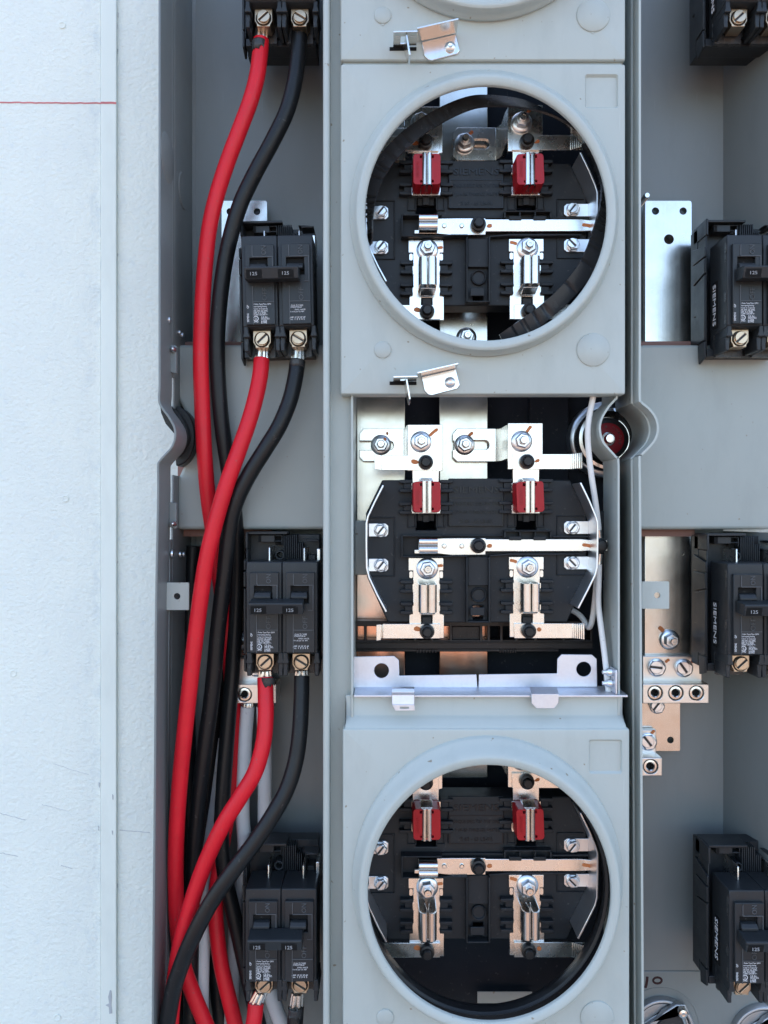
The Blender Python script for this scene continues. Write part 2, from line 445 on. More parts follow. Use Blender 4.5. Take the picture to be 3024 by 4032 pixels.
mb = MB()
rnd = random.Random(5)
for i in range(26):
    u = 459 + abs(rnd.gauss(0, 2.5)); v = rnd.choice([rnd.uniform(40, 200), rnd.uniform(60, 4000), rnd.uniform(1900, 2700)])
    h = rnd.uniform(5, 26); w_ = rnd.uniform(1.5, 4)
    mb.pr([(u, v), (u + w_, v + h * 0.3), (u + w_ * 0.6, v + h), (u, v + h * 0.8)], YW + 0.0006, YW + 0.0012)
mb.build("joint_grime", M['scuff'], wall)

# ---------------------------------------------------------------- left wiring trough
VT, VBT = -600, 4700
trL = empty("wiring_trough", (X(628, 0), 0.09, Z(4700, 0)), "grey metal wiring trough between the white wall and the meter stack", "electrical trough", "wiring troughs")
lipL = [(632, VT), (632, 1400), (632, 1520), (630, 1575), (641, 1603), (668, 1640), (690, 1682), (693, 1722), (680, 1762), (652, 1795), (632, 1818), (626, 1840), (626, 1960), (618, 2400), (614, 3000), (605, 4032), (600, VBT)]
lipS = [lipL[0]] + smooth2(lipL[1:-1], 5) + [lipL[-1]]
mb = MB(); strip(mb, lipS, -9, 0.0, 0.030)
straight = [(632, VT), (632, 1500), (626, 1900), (614, 3000), (600, VBT)]
def seg(v0, v1, y0, y1, th=-9, path=straight):
    def uu(v):
        for (a, b_) in zip(path, path[1:]):
            if a[1] <= v <= b_[1]: return a[0] + (b_[0] - a[0]) * (v - a[1]) / (b_[1] - a[1])
        return path[-1][0]
    vs_ = [v0, (v0 + v1) / 2, v1]
    pts = [(uu(v), v) for v in vs_]
    q = [at(u, v, 0) for u, v in pts]; q2 = [p - Vector((9 * S, 0, 0)) for p in q]
    n = 3; vs = [Vector((p.x, y0, p.z)) for p in q] + [Vector((p.x, y0, p.z)) for p in q2] + [Vector((p.x, y1, p.z)) for p in q] + [Vector((p.x, y1, p.z)) for p in q2]
    fs = []
    for i in range(n - 1):
        fs += [(i, i + 1, n + i + 1, n + i), (2 * n + i, 2 * n + i + 1, 3 * n + i + 1, 3 * n + i), (i, i + 1, 2 * n + i + 1, 2 * n + i), (n + i, n + i + 1, 3 * n + i + 1, 3 * n + i)]
    fs += [(0, n, 3 * n, 2 * n), (n - 1, 2 * n - 1, 4 * n - 1, 3 * n - 1)]
    mb.add(vs, fs)
seg(VT, 1455, 0.030, 0.037); seg(2130, VBT, 0.030, 0.037)
seg(VT, 1640, 0.037, 0.0915); seg(1860, VBT, 0.037, 0.0915)
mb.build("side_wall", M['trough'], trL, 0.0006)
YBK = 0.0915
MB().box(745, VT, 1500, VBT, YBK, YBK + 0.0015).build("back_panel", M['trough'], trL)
# bend where the side wall meets the back
mb = MB(); kx = at(632, 0, 0).x
mb.extz([(kx, 0.0895), (kx + 0.0025, 0.0912), (kx, 0.0914)], Z(VBT, 0), Z(VT, 0)); mb.build("corner_bend", M['trough'], trL)
# cross panel with red insulating board behind
MB().pr([(697, 1357), (1330, 1357), (1330, 2085), (697, 2085), (697, 1890), (740, 1800), (755, 1720), (740, 1650), (697, 1560)], 0.052, 0.066).build("cross_panel", M['panel'], trL, 0.0025, 3)
MB().box(700, 1346, 1070, 2112, 0.068, 0.071).build("insulating_board", M['board'], trL)
# black coupling gasket behind the bulge
mb = MB(); c0 = [(690 + 78 * math.cos(a), 1718 + 118 * math.sin(a)) for a in [math.radians(-88 + 176 * i / 22) for i in range(23)]]
c1 = [(688 + 40 * math.cos(a), 1716 + 88 * math.sin(a)) for a in [math.radians(88 - 176 * i / 22) for i in range(23)]]
mb.pr(c0 + c1, 0.040, 0.056); mb.build("coupling_gasket", M['rubber'], trL, 0.001)
mb = MB(); mb.pr([(629, 1580), (634, 1625), (652, 1668), (690, 1712), (694, 1690), (672, 1640), (645, 1603)], 0.012, 0.03)
mb.pr(smooth2([(629, 1585), (648, 1608), (676, 1642), (698, 1690), (698, 1735), (676, 1790), (700, 1790), (735, 1740), (735, 1690), (705, 1630), (660, 1590)], 3), 0.0305, 0.040)
mb.build("gasket_lip", M['rubber'], trL)
# hinge clips with rivets
for v0, v1, vr in ((1356, 1470, 1378), (1976, 2082, 2062)):
    cl = MB().pr([(665, v0), (694, v0 + 4), (694, v1), (684, v1), (665, v1 - 8)], 0.026, 0.030).build("hinge_clip", M['trough'], trL, 0.0005)
    MB().lathe(686, vr, 0.026, [(11, 0.026), (11, 0.0235), (8, 0.0215), (4, 0.0207), (0, 0.0205)], 18).build("rivet", M['zinc'], cl)
tab = MB().pr(rr(646, 2294, 744, 2402, 4), 0.024, 0.0256, [circ(697, 2348, 13)]).build("mounting_tab", M['paint'], trL, 0.0004)
MB().box(640, 2294, 649, 2402, 0.0243, 0.045).build("tab_flange", M['paint'], tab)
# knockouts and slots on the side wall (plane x = const)
def disc_x(x, y, z, r, h, n=28):
    mb = MB(); vs = []; fs = []
    for rad, hh in ((r, 0), (r * 0.93, h), (0, h)):
        if rad == 0: vs.append(Vector((x + hh, y, z)))
        else: vs += [Vector((x + hh, y + rad * math.cos(2 * math.pi * i / n), z + rad * math.sin(2 * math.pi * i / n))) for i in range(n)]
    for i in range(n):
        j = (i + 1) % n; fs += [(i, j, n + j, n + i), (n + i, n + j, 2 * n)]
    return mb.add(vs, fs)
kx = X(632, 0)
for (y, v, r) in ((0.060, 752, 0.0135), (0.017, 620, 0.0165)):
    disc_x(kx, y, Z(v, y) , r, 0.0007).build("knockout", M['trough'], trL)
for (y, v, r) in ((0.022, 1260, 0.0022), (0.050, 1310, 0.0017), (0.058, 1320, 0.0019), (0.030, 2180, 0.003), (0.052, 2182, 0.0024), (0.062, 2182, 0.0022)):
    disc_x(kx - 0.0002, y, Z(v, y), r, 0.0012, 16).build("rivet", M['zinc'], trL)

# ---------------------------------------------------------------- meter frame (rails around the covers)
fr = empty("meter_enclosure", (X(1900, 0), 0.09, Z(4700, 0)), "grey sheet metal frame with bulged side lips around the meter sockets", "electrical enclosure")
mb = MB()
def zbox(mb, u0, u1, yu, y0, y1, v0=VT, v1=VBT):
    x0, x1 = X(u0, yu), X(u1, yu); mb.extz([(x0, y0), (x1, y0), (x1, y1), (x0, y1)], Z(v1, 0), Z(v0, 0))
zbox(mb, 1271, 1297, -0.002, -0.002, 0.091)
o = mb.build("rail_lip", M['paint'], fr, 0.0022, 4)
mb = MB(); zbox(mb, 1290, 1385, 0.013, 0.013, 0.0148); mb.build("rail_face", M['paint'], fr)
mb = MB(); zbox(mb, 1381, 1391, 0.005, 0.005, 0.09); mb.build("inner_lip", M['paint'], fr, 0.0006)
outR = [(2524, VT), (2524, 1400), (2524, 1560), (2530, 1581), (2561, 1608), (2585, 1641), (2595, 1676), (2593, 1706), (2580, 1739), (2553, 1771), (2527, 1797), (2523, 1816), (2525, 2000), (2530, 3000), (2536, 4032), (2538, VBT)]
outS = [outR[0]] + smooth2(outR[1:-1], 5) + [outR[-1]]
mb = MB(); strip(mb, outS, -9, -0.001, 0.012); mb.build("rail_lip", M['paint'], fr, 0.0005)
# shelf behind the lip and the drop behind it
sh = offset_path(outS, -32); mb = MB()
A = [at(u, v, 0.0) for u, v in offset_path(outS, -4)]; B = [at(u, v, 0.0) for u, v in sh]
n = len(A); vs = [Vector((p.x, 0.012, p.z)) for p in A] + [Vector((p.x, 0.012, p.z)) for p in offset3] if False else None
def kk2(path, dpx): return [Vector((p.x - dpx * S, p.y, p.z)) for p in [at(u, v, 0.0) for u, v in path]]
A = kk2(outS, -3); B = kk2(outS, 17)
vs = [Vector((p.x, 0.0105, p.z)) for p in A] + [Vector((p.x, 0.0125, p.z)) for p in B] + [Vector((p.x, 0.05, p.z)) for p in B]
fs = []
for i in range(n - 1): fs += [(i, i + 1, n + i + 1, n + i), (n + i, n + i + 1, 2 * n + i + 1, 2 * n + i)]
mb.add(vs, fs); o = mb.build("rail_shelf", M['paint'], fr); sm = o.modifiers.new("thick", 'SOLIDIFY'); sm.thickness = 0.0012
inR = [(2434, VT), (2434, 1400), (2434, 1552), (2422, 1579), (2401, 1603), (2377, 1641), (2367, 1674), (2368, 1706), (2379, 1739), (2401, 1766), (2428, 1796), (2439, 1816), (2440, 2000), (2441, 2700), (2443, VBT)]
inS = [inR[0]] + smooth2(inR[1:-1], 5) + [inR[-1]]
mb = MB(); strip(mb, inS, -8, 0.006, 0.042); mb.build("inner_lip", M['paint'], fr, 0.0005)
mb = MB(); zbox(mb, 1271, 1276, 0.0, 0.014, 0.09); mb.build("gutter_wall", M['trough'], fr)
# liner: back and sides of the meter compartment, closed left side of right trough
mb = MB(); mb.box(1404, VT, 2384, VBT, 0.086, 0.088); mb.build("liner_back", M['deep'], fr)
mb = MB(); zbox(mb, 2518, 2523, 0.0, 0.0505, 0.087); mb.build("liner_side", M['deep'], fr)
MB().box(2085, 1200, 2240, 1900, 0.080, 0.085).build("liner_rib", M['deep'], fr, 0.001)
# pale sticker at the bottom of the lowest compartment
MB().box(1880, 3905, 2095, 3950, 0.078, 0.0785).build("sticker", M['panel'], fr)
# grey tongue left of the open socket
MB().box(1393, 2050, 1480, 2264, 0.046, 0.05).build("side_plate", M['paint'], fr, 0.001)

# ---------------------------------------------------------------- right wiring trough
trR = empty("wiring_trough", (X(2700, 0.05), 0.09, Z(4700, 0)), "grey metal wiring trough right of the meter stack, cut by the photo's edge", "electrical trough", "wiring troughs")
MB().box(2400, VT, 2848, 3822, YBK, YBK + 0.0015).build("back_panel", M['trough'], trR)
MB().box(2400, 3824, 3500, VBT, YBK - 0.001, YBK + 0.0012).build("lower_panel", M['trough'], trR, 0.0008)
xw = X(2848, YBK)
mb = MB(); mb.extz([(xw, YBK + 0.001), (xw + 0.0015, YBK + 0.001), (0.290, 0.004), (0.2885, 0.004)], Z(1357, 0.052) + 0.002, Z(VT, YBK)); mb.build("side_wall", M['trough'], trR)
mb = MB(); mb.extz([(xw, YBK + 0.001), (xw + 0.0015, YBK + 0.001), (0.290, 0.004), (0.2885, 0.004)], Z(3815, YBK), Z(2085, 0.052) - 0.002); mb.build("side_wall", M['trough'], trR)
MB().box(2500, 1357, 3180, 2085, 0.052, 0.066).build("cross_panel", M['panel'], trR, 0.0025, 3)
MB().box(2500, 1344, 2735, 2112, 0.068, 0.071).build("insulating_board", M['board'], trR)
tab = MB().pr(rr(2528, 2290, 2635, 2397, 4), 0.024, 0.0256, [circ(2588, 2344, 12)]).build("mounting_tab", M['paint'], trR, 0.0004)
MB().lathe(2549, 768, 0.05, [(0, 0.05), (9, 0.05), (12, 0.0515), (12, 0.09)], 18).build("stud_pin", M['zinc'], trR)
# handwritten 10 in marker on the lower panel
ym = YBK - 0.0010
strokes("marker_digit", [(2549, 3846), (2548, 3860), (2545, 3878), (2541, 3890)], 10, ym, M['ink'], trR)
ring = [(2589 + 17 * math.cos(a), 3861 + 12 * math.sin(a)) for a in [2 * math.pi * i / 18 for i in range(19)]]
strokes("marker_digit", ring, 8, ym, M['ink'], trR)
mb = MB()
for i in range(64):
    a = math.pi * 2 * i / 64
r0 = 156
mb.lathe(2600, 4042, ym, [(r0, ym + 0.0003), (r0 - 1, ym - 0.0004), (r0 - 5, ym - 0.0004), (r0 - 6, ym + 0.0003)], 64); mb.build("knockout_ring", M['trough'], trR)

# ---------------------------------------------------------------- busbars
def nut(parent, u, v, y, r=42, rot=0.2, mat='zinc', stud=True, h=0.0055, studlen=0.004):
    mb = MB(); kf = y
    mb.lathe(u, v, y, [(r, kf), (r, kf - 0.0012), (r * 0.9, kf - 0.0020), (r * 0.72, kf - 0.0026), (0, kf - 0.0026)], 32)
    mb.lathe(u, v, y, [(r * 0.72, kf - 0.0022), (r * 0.72, kf - 0.0022 - h * 0.85), (r * 0.63, kf - 0.0022 - h), (r * 0.40, kf - 0.0022 - h), (r * 0.36, kf - 0.0022 - h * 0.8), (0, kf - 0.0022 - h * 0.8)], 6, rot)
    o = mb.build("nut", M[mat], parent, 0.0002)
    if stud:
        mb = MB(); t = kf - 0.0022 - h
        mb.lathe(u, v, y, [(r * 0.36, t + 0.002), (r * 0.36, t - studlen * 0.4), (r * 0.345, t - studlen * 0.5), (r * 0.36, t - studlen * 0.62), (r * 0.35, t - studlen * 0.75), (r * 0.29, t - studlen), (r * 0.12, t - studlen), (r * 0.08, t - studlen + 0.0006), (0, t - studlen + 0.0006)], 20)
        mb.build("stud", M['steel'], o)
    return o
def slot_screw(parent, u, v, y, r, ang, h, mat, slot=0.16, name="screw"):
    """slotted head: two half discs on a lower disc"""
    mb = MB(); mb.lathe(u, v, y, [(r, y), (r, y - h * 0.6), (0, y - h * 0.6)], 28)
    for sgn in (0, math.pi):
        pts = []; a0 = math.asin(slot); 
        for i in range(13):
            a = a0 + (math.pi - 2 * a0) * i / 12 + sgn + ang; pts.append((u + r * 0.98 * math.cos(a), v + r * 0.98 * math.sin(a)))
        mb.pr(pts, y - h, y - h * 0.6)
    o = mb.build(name, M[mat], parent, 0.00025)
    w = r * slot; ca, sa = math.cos(ang), math.sin(ang)
    if name != "screw_head":
        MB().pr([(u + a * ca - b_ * sa, v + a * sa + b_ * ca) for a, b_ in ((-r * 0.94, -w), (r * 0.94, -w), (r * 0.94, w), (-r * 0.94, w))], y - h * 0.62, y - h * 0.3).build("slot_shade", M['goo'], o)  # dark bar paints the shade inside the slot
    return o
def hex_screw(parent, u, v, y, r, ang, hrot=0.1):
    mb = MB(); mb.lathe(u, v, y, [(r * 1.0, y), (r * 1.0, y - 0.001), (r * 0.9, y - 0.0014), (0, y - 0.0014)], 28)
    mb.lathe(u, v, y, [(r * 0.92, y - 0.001), (r * 0.92, y - 0.0030), (r * 0.8, y - 0.0038), (0, y - 0.0038)], 6, hrot)
    o = mb.build("screw", M['zinc'], parent, 0.0002)
    slot_screw(o, u, v, y - 0.0034, r * 0.7, ang, 0.0014, 'zinc', 0.2, "screw_head")
    rs = r * 0.7; w = rs * 0.17; ca, sa = math.cos(ang), math.sin(ang)
    mb = MB().pr([(u + a * ca - b_ * sa, v + a * sa + b_ * ca) for a, b_ in ((-rs * 0.95, -w), (rs * 0.95, -w), (rs * 0.95, w), (-rs * 0.95, w))], y - 0.0044, y - 0.0036)
    mb.build("slot_shade", M['goo'], o); return o  # slot shade painted as a dark bar across the head
def set_screw(parent, u, v, y, r):
    mb = MB(); mb.lathe(u, v, y, [(r * 0.93, y + 0.004), (r * 0.93, y + 0.0016), (r * 0.86, y + 0.0008), (r * 0.62, y + 0.0006), (r * 0.5, y + 0.0012), (r * 0.47, y + 0.006)], 28)
    o = mb.build("set_screw", M['steel'], parent)
    MB().lathe(u, v, y, [(r * 0.52, y + 0.0045), (0, y + 0.0045)], 6).build("hex_socket", M['void'], o); return o
def blob(parent, pts, y, name="torque_mark", mat='mark'):
    return MB().pr(smooth2(pts + [pts[0]], 3)[:-1], y - 0.0002, y + 0.0001).build(name, M[mat], parent)
def streak(parent, u0, v0, u1, v1, w, y):
    t = Vector((u1 - u0, v1 - v0)); L = t.length; t.normalize(); n = Vector((-t.y, t.x)); P = []
    for f_, ww in ((0, 0.25), (0.12, 0.5), (0.5, 0.42), (0.85, 0.5), (1, 0.25)): P.append(((u0 + t.x * L * f_ + n.x * w * ww), (v0 + t.y * L * f_ + n.y * w * ww)))
    for f_, ww in ((1, 0.25), (0.85, 0.5), (0.5, 0.5), (0.12, 0.45), (0, 0.25)): P.append(((u0 + t.x * L * f_ - n.x * w * ww), (v0 + t.y * L * f_ - n.y * w * ww)))
    return MB().pr(P, y - 0.0002, y + 0.0001).build("torque_mark", M['mark'], parent)

yb = 0.066
bA = tag(MB().box(1403, VT, 1596, 3062, yb, yb + 0.006).build("busbar", M['busreflect'], None, 0.0008), "left of two wide tinned busbars running behind the meter sockets", "busbar", "busbars behind the sockets")
bB = MB().box(1729, VT, 1922, 3062, yb, yb + 0.006).build("busbar", M['busreflect'], None, 0.0008)
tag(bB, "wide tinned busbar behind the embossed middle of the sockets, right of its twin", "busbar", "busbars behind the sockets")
nut(bB, 1836, 1330, 0.066, 40, 0.2)
bL = empty("busbar", (X(960, 0.08), 0.085, Z(1350, 0.08)), "tinned strap with small holes behind the second left breaker and its cables", "busbar", "busbars in the troughs")
MB().pr(rr(872, 790, 1052, 1360, 10), 0.078, 0.084, [circ(905, 833, 13), circ(1012, 833, 13)]).build("strap", M['bus'], bL, 0.0008)
bR = empty("busbar", (X(2630, 0.08), 0.085, Z(1350, 0.08)), "tinned strap with three holes above the right cross panel", "busbar", "busbars in the troughs")
MB().pr(rr(2540, 790, 2724, 1360, 10), 0.078, 0.084, [circ(2581, 831, 14), circ(2690, 831, 14), circ(2634, 942, 19)]).build("strap", M['bus'], bR, 0.0008)
bR2 = empty("busbar", (X(2630, 0.08), 0.085, Z(2600, 0.08)), "long tinned strap with a flange nut below the right cross panel", "busbar", "busbars in the troughs")
MB().box(2536, 2080, 2720, 2690, 0.078, 0.084).build("strap", M['bus'], bR2, 0.0008)
nut(bR2, 2634, 2518, 0.078, 40, 0.5); streak(bR2, 2596, 2468, 2614, 2488, 16, 0.0777)
bL2 = empty("busbar", (X(980, 0.08), 0.085, Z(2600, 0.08)), "dull tinned strap behind the third left breaker", "busbar", "busbars in the troughs")
MB().box(895, 2080, 1062, 2690, 0.078, 0.084).build("strap", M['bus'], bL2, 0.0008)
nut(bL2, 958, 2522, 0.078, 36, 0.5)

# neutral lug bars
lugR = empty("neutral_lug", (X(2660, 0.07), 0.08, Z(2770, 0.07)), "aluminium lug bar with three set screws right of the frame", "terminal lug", "aluminium lugs")
MB().pr([(2530, 2583), (2742, 2583), (2746, 2598), (2752, 2612), (2764, 2616), (2765, 2690), (2530, 2690)], 0.072, 0.078).build("lug_plate", M['alu'], lugR, 0.0006)
hex_screw(lugR, 2585, 2628, 0.072, 36, 0.1); hex_screw(lugR, 2692, 2630, 0.072, 36, 0.95, 0.4)
streak(lugR, 2620, 2608, 2636, 2596, 11, 0.0717); streak(lugR, 2722, 2608, 2742, 2596, 11, 0.0717)
MB().pr(rect(2530, 2693, 2792, 2770), 0.060, 0.082, [circ(u, 2729, 29) for u in (2580, 2662, 2743)]).build("lug_block", M['alu'], lugR, 0.0006)
for u in (2580, 2662, 2743): set_screw(lugR, u, 2729, 0.060, 29)
lugR2 = empty("neutral_lug", (X(2570, 0.07), 0.08, Z(3055, 0.07)), "single screw aluminium lug below the brownish strap right of the frame", "terminal lug", "aluminium lugs")
MB().box(2500, 2874, 2584, 2976, 0.074, 0.079).build("lug_plate", M['alu'], lugR2, 0.0006)
hex_screw(lugR2, 2551, 2920, 0.074, 35, 0.9)
streak(lugR2, 2564, 2890, 2578, 2876, 11, 0.0737)
MB().pr(rect(2500, 2984, 2608, 3056), 0.062, 0.080, [circ(2562, 3019, 29)]).build("lug_block", M['alu'], lugR2, 0.0006)
set_screw(lugR2, 2562, 3019, 0.062, 29)
bR3 = empty("busbar", (X(2600, 0.08), 0.085, Z(2955, 0.08)), "short brownish strap with one hole under the three screw lug bar", "busbar", "busbars in the troughs")
MB().pr(rr(2500, 2700, 2678, 2957, 5), 0.080, 0.086, [circ(2640, 2914, 13)]).build("strap", M['bus'], bR3, 0.0006)
hex_screw(bR3, 2586, 2780, 0.080, 30, -0.9)
lugL = empty("neutral_lug", (X(1000, 0.07), 0.08, Z(2770, 0.07)), "aluminium lug block behind the red cable of the third left breaker", "terminal lug", "aluminium lugs")
MB().box(932, 2592, 1062, 2690, 0.072, 0.078).build("lug_plate", M['alu'], lugL, 0.0006)
hex_screw(lugL, 1010, 2630, 0.072, 34, 0.9)
MB().pr(rect(930, 2694, 1088, 2770), 0.060, 0.082, [circ(962, 2735, 28)]).build("lug_block", M['alu'], lugL, 0.0006)
set_screw(lugL, 962, 2735, 0.060, 28)

# ---------------------------------------------------------------- meter socket (built once at the open middle position)
def build_socket():
    root = empty("meter_socket", (X(1875, 0.03), 0.05, Z(2451, 0.03)), "x", "meter socket", "meter sockets")
    yB = 0.030; yP = 0.0275
    MB().pr([(1505, 1890), (2245, 1890), (2309, 2021), (2309, 2272), (2233, 2451), (1527, 2451), (1445, 2272), (1441, 2021)], yB, 0.050,
            [rect(1636, 2024, 1719, 2088), rect(2030, 2024, 2114, 2086), rect(1862, 2385, 1902, 2440)]).build("base_plate", M['black'], root, 0.0008)
    # name plate with embossed lettering
    pl = MB().pr([(1766, 1884), (1983, 1884), (1985, 2072), (1764, 2072)], yB - 0.0022, yB + 0.001).build("name_plate", M['black'], root, 0.0006)
    ye = yB - 0.0021
    mb = MB()
    for a in (rect(1770, 1958, 1981, 1961), rect(1770, 2068, 1981, 2071), rect(1770, 1961, 1773, 2068), rect(1978, 1961, 1981, 2068)): mb.pr(a, ye - 0.0005, ye)
    add_text(mb, "SIEMENS", 1875, 1928, ye, 27, 178, depth=0.0008)
    add_text(mb, "TORQUE SPEC FOR 7/16\" DRIVE", 1876, 1984, ye, 16, 202, depth=0.0006)
    add_text(mb, "(1/4-20 THREAD) NUTS", 1876, 2018, ye, 16, 164, depth=0.0006)
    add_text(mb, "IS 60 - 65 LB-IN.", 1876, 2052, ye, 15, 130, depth=0.0006)
    mb.build("lettering", M['emboss'], pl)
    # molded finger clips round each jaw
    def fingers(ul, ur, vs4):
        mb = MB()
        for v in vs4:
            mb.pr([(ul - 48, v), (ul + 2, v), (ul + 2, v + 13), (ul - 30, v + 14), (ul - 48, v + 12)], yB - 0.005, yB + 0.001)
            mb.pr([(ur - 2, v), (ur + 48, v), (ur + 48, v + 12), (ur + 30, v + 14), (ur - 2, v + 13)], yB - 0.005, yB + 0.001)
        for a, b_ in ((vs4[0] + 14, vs4[1]), (vs4[2] + 14, vs4[3])):
            mb.box(ul - 30, a - 1, ul + 1, b_ + 1, yB - 0.0035, yB + 0.001); mb.box(ur - 1, a - 1, ur + 30, b_ + 1, yB - 0.0035, yB + 0.001)
        mb.build("finger_clips", M['black'], root, 0.0004)
    fingers(1620, 1736, (1889, 1925, 1977, 2011)); fingers(2014, 2130, (1886, 1922, 1974, 2008))
    fingers(1624, 1734, (2285, 2321, 2372, 2406)); fingers(2020, 2132, (2282, 2318, 2369, 2403))
    # recess rims round the side tabs and jaw wells
    mb = MB()
    def rim(u0, v0, u1, v1, t=4, y=yB, h=0.0012, sides="tblr"):
        mb = MB()
        if 't' in sides: mb.box(u0, v0, u1, v0 + t, y - h, y + 0.0005)
        if 'b' in sides: mb.box(u0, v1 - t, u1, v1, y - h, y + 0.0005)
        if 'l' in sides: mb.box(u0, v0 + t, u0 + t, v1 - t, y - h, y + 0.0005)
        if 'r' in sides: mb.box(u1 - t, v0 + t, u1, v1 - t, y - h, y + 0.0005)
        mb.build("molded_rim", M['black'], root, 0.0003)
    rim(1452, 2036, 1555, 2270, sides="tbr"); rim(2193, 2030, 2300, 2266, sides="tbl")
    rim(1604, 2022, 1640, 2078, 5); rim(1716, 2022, 1752, 2078, 5); rim(1998, 2020, 2034, 2076, 5); rim(2110, 2020, 2146, 2076, 5)
    for u in (1677, 2073):
        mb = MB(); mb.box(u - 34, 2022, u + 34, 2052, yB + 0.002, yB + 0.004); mb.box(u - 12, 2026, u + 12, 2056, yB - 0.001, yB + 0.003); mb.build("jaw_stop", M['black'], root, 0.0004)
    # neutral strap channel
    mb = MB(); yw = yB - 0.008
    for a in (rect(1580, 2107, 1586, 2196), rect(1586, 2107, 1740, 2113), rect(1586, 2190, 1742, 2196)): mb.pr(a, yw, yB + 0.0005)
    mb.pr([(1740, 2107), (1990, 2107), (1990, 2113), (1740, 2113)], yB - 0.003, yB + 0.0005)
    mb.pr([(1742, 2190), (1780, 2186), (1842, 2186), (1842, 2192), (1784, 2192), (1742, 2196)], yw, yB + 0.0005)
    mb.pr([(1925, 2186), (2005, 2178), (2160, 2178), (2290, 2178), (2290, 2184), (2160, 2186), (2008, 2186), (1925, 2192)], yB - 0.005, yB + 0.0005)
    for a in (rect(1985, 2088, 2173, 2094), rect(1985, 2094, 1992, 2118), rect(2166, 2094, 2173, 2118), rect(2045, 2094, 2051, 2116), rect(2105, 2094, 2111, 2116)): mb.pr(a, yB - 0.006, yB + 0.0005)
    mb.box(2005, 2112, 2054, 2128, yB - 0.007, yB - 0.005); mb.box(2101, 2112, 2150, 2128, yB - 0.007, yB - 0.005)
    mb.box(2173, 2110, 2335, 2117, yB - 0.004, yB + 0.0005)
    mb.build("strap_channel", M['black'], root, 0.0004)
    # centre post channel with round boss
    mb = MB(); yw = yB - 0.007
    for a in (rect(1836, 2193, 1842, 2452), rect(1924, 2193, 1931, 2452), rect(1842, 2446, 1924, 2452)): mb.pr(a, yw, yB + 0.0005)
    mb.box(1842, 2193, 1924, 2306, yB - 0.0035, yB + 0.0005)
    mb.lathe(1884, 2342, yB, [(30, yB), (30, yB - 0.0025), (25, yB - 0.0025), (23, yB - 0.001), (0, yB - 0.0012)], 32)
    mb.box(1852, 2392, 1908, 2424, yB - 0.0055, yB - 0.004)
    mb.build("post_channel", M['black'], root, 0.0004)
    # neutral strap
    ys = yB - 0.006
    st = MB().pr([(1632, 2165), (1648, 2165), (1648, 2125), (1722, 2120), (1790, 2119), (1912, 2119), (1912, 2123), (2005, 2123), (2290, 2123), (2330, 2127), (2330, 2168), (2290, 2170), (1912, 2171), (1912, 2184), (1780, 2186), (1722, 2180), (1632, 2180)], ys, ys + 0.0022).build("neutral_strap", M['tin'], root, 0.0003)
    for u in (1749, 1818): MB().lathe(u, 2150, ys, [(9.5, ys), (9.5, ys - 0.0008), (7, ys - 0.0014), (0, ys - 0.0015)], 18).build("rivet", M['tin'], st)
    def roll(u0, u1, v0, v1, yf, ybk):
        z0, z1 = Z(v1, yf), Z(v0, yf); zc = (z0 + z1) / 2; r = (z1 - z0) / 2; mb = MB()
        for zz, sg in ((zc + r / 2, 1), (zc - r / 2, -1)):
            prof = [(yf + (1 - math.sin(math.pi * i / 14)) * r * 0.42, zz + math.cos(math.pi * i / 14) * r / 2 * 0.97) for i in range(15)]
            prof += [(ybk, zz - r / 2 * 0.97), (ybk, zz + r / 2 * 0.97)]
            mb.extx(prof, X(u0, yf), X(u1, yf))
        return mb
    roll(1651, 1724, 2119, 2181, ys - 0.009, ys + 0.0005).build("strap_jaw", M['steel'], st)
    def cap(u, v, y, r=29, par=root):
        mb = MB(); mb.lathe(u, v, y, [(r, y), (r, y - 0.003), (r * 0.93, y - 0.0042), (r * 0.7, y - 0.0046), (r * 0.66, y - 0.004), (r * 0.6, y - 0.0068), (r * 0.5, y - 0.0074), (0, y - 0.0074)], 32)
        return mb.build("bolt_cap", M['rubber'], par)
    cap(1882, 2148, ys, 30)
    blob(st, [(1916, 2150), (1924, 2142), (1936, 2143), (1936, 2155), (1922, 2157)], ys)
    streak(st, 2293, 2144, 2334, 2152, 14, ys)
    # upper jaws: tap plate, riser, horn strip, jaw, red cap
    for side in (0, 1):
        y2 = 0.0595
        if side == 0:
            P = [(1414, 1708), (1430, 1688), (1590, 1688), (1590, 1817), (1430, 1817), (1414, 1800), (1414, 1772), (1535, 1772), (1546, 1767), (1551, 1754), (1546, 1741), (1535, 1736), (1414, 1736)]
            tp = MB().pr(P, y2, y2 + 0.003).build("tap_plate", M['tin'], root, 0.0004)
            nut(tp, 1500, 1752, y2, 40, 0.05); blob(tp, [(1518, 1704), (1526, 1700), (1530, 1708), (1524, 1714)], y2); u0, v0 = 1605, 1672; un, vn = 1657, 1740
            streak(tp, 1512, 1724, 1520, 1733, 10, y2 - 0.0095)
        else:
            P = [(1784, 1706), (1800, 1687), (1953, 1687), (1953, 1818), (1800, 1818), (1784, 1802), (1784, 1770), (1788, 1770), (1788, 1736), (1784, 1736)]
            slot = [(1850, 1733)] + [(1908 + 19 * math.cos(a), 1752 + 19 * math.sin(a)) for a in [math.radians(-90 + 180 * i / 10) for i in range(11)]] + [(1850, 1771)]
            tp = MB().pr(P, y2, y2 + 0.003, [slot]).build("tap_plate", M['tin'], root, 0.0004)
            nut(tp, 1829, 1752, y2, 40, 0.3); streak(tp, 1842, 1720, 1862, 1702, 13, y2); u0, v0 = 2000, 1666; un, vn = 2053, 1738
        # riser
        x0 = X(u0, yP); xa = X(1590 if side == 0 else 1953, y2)
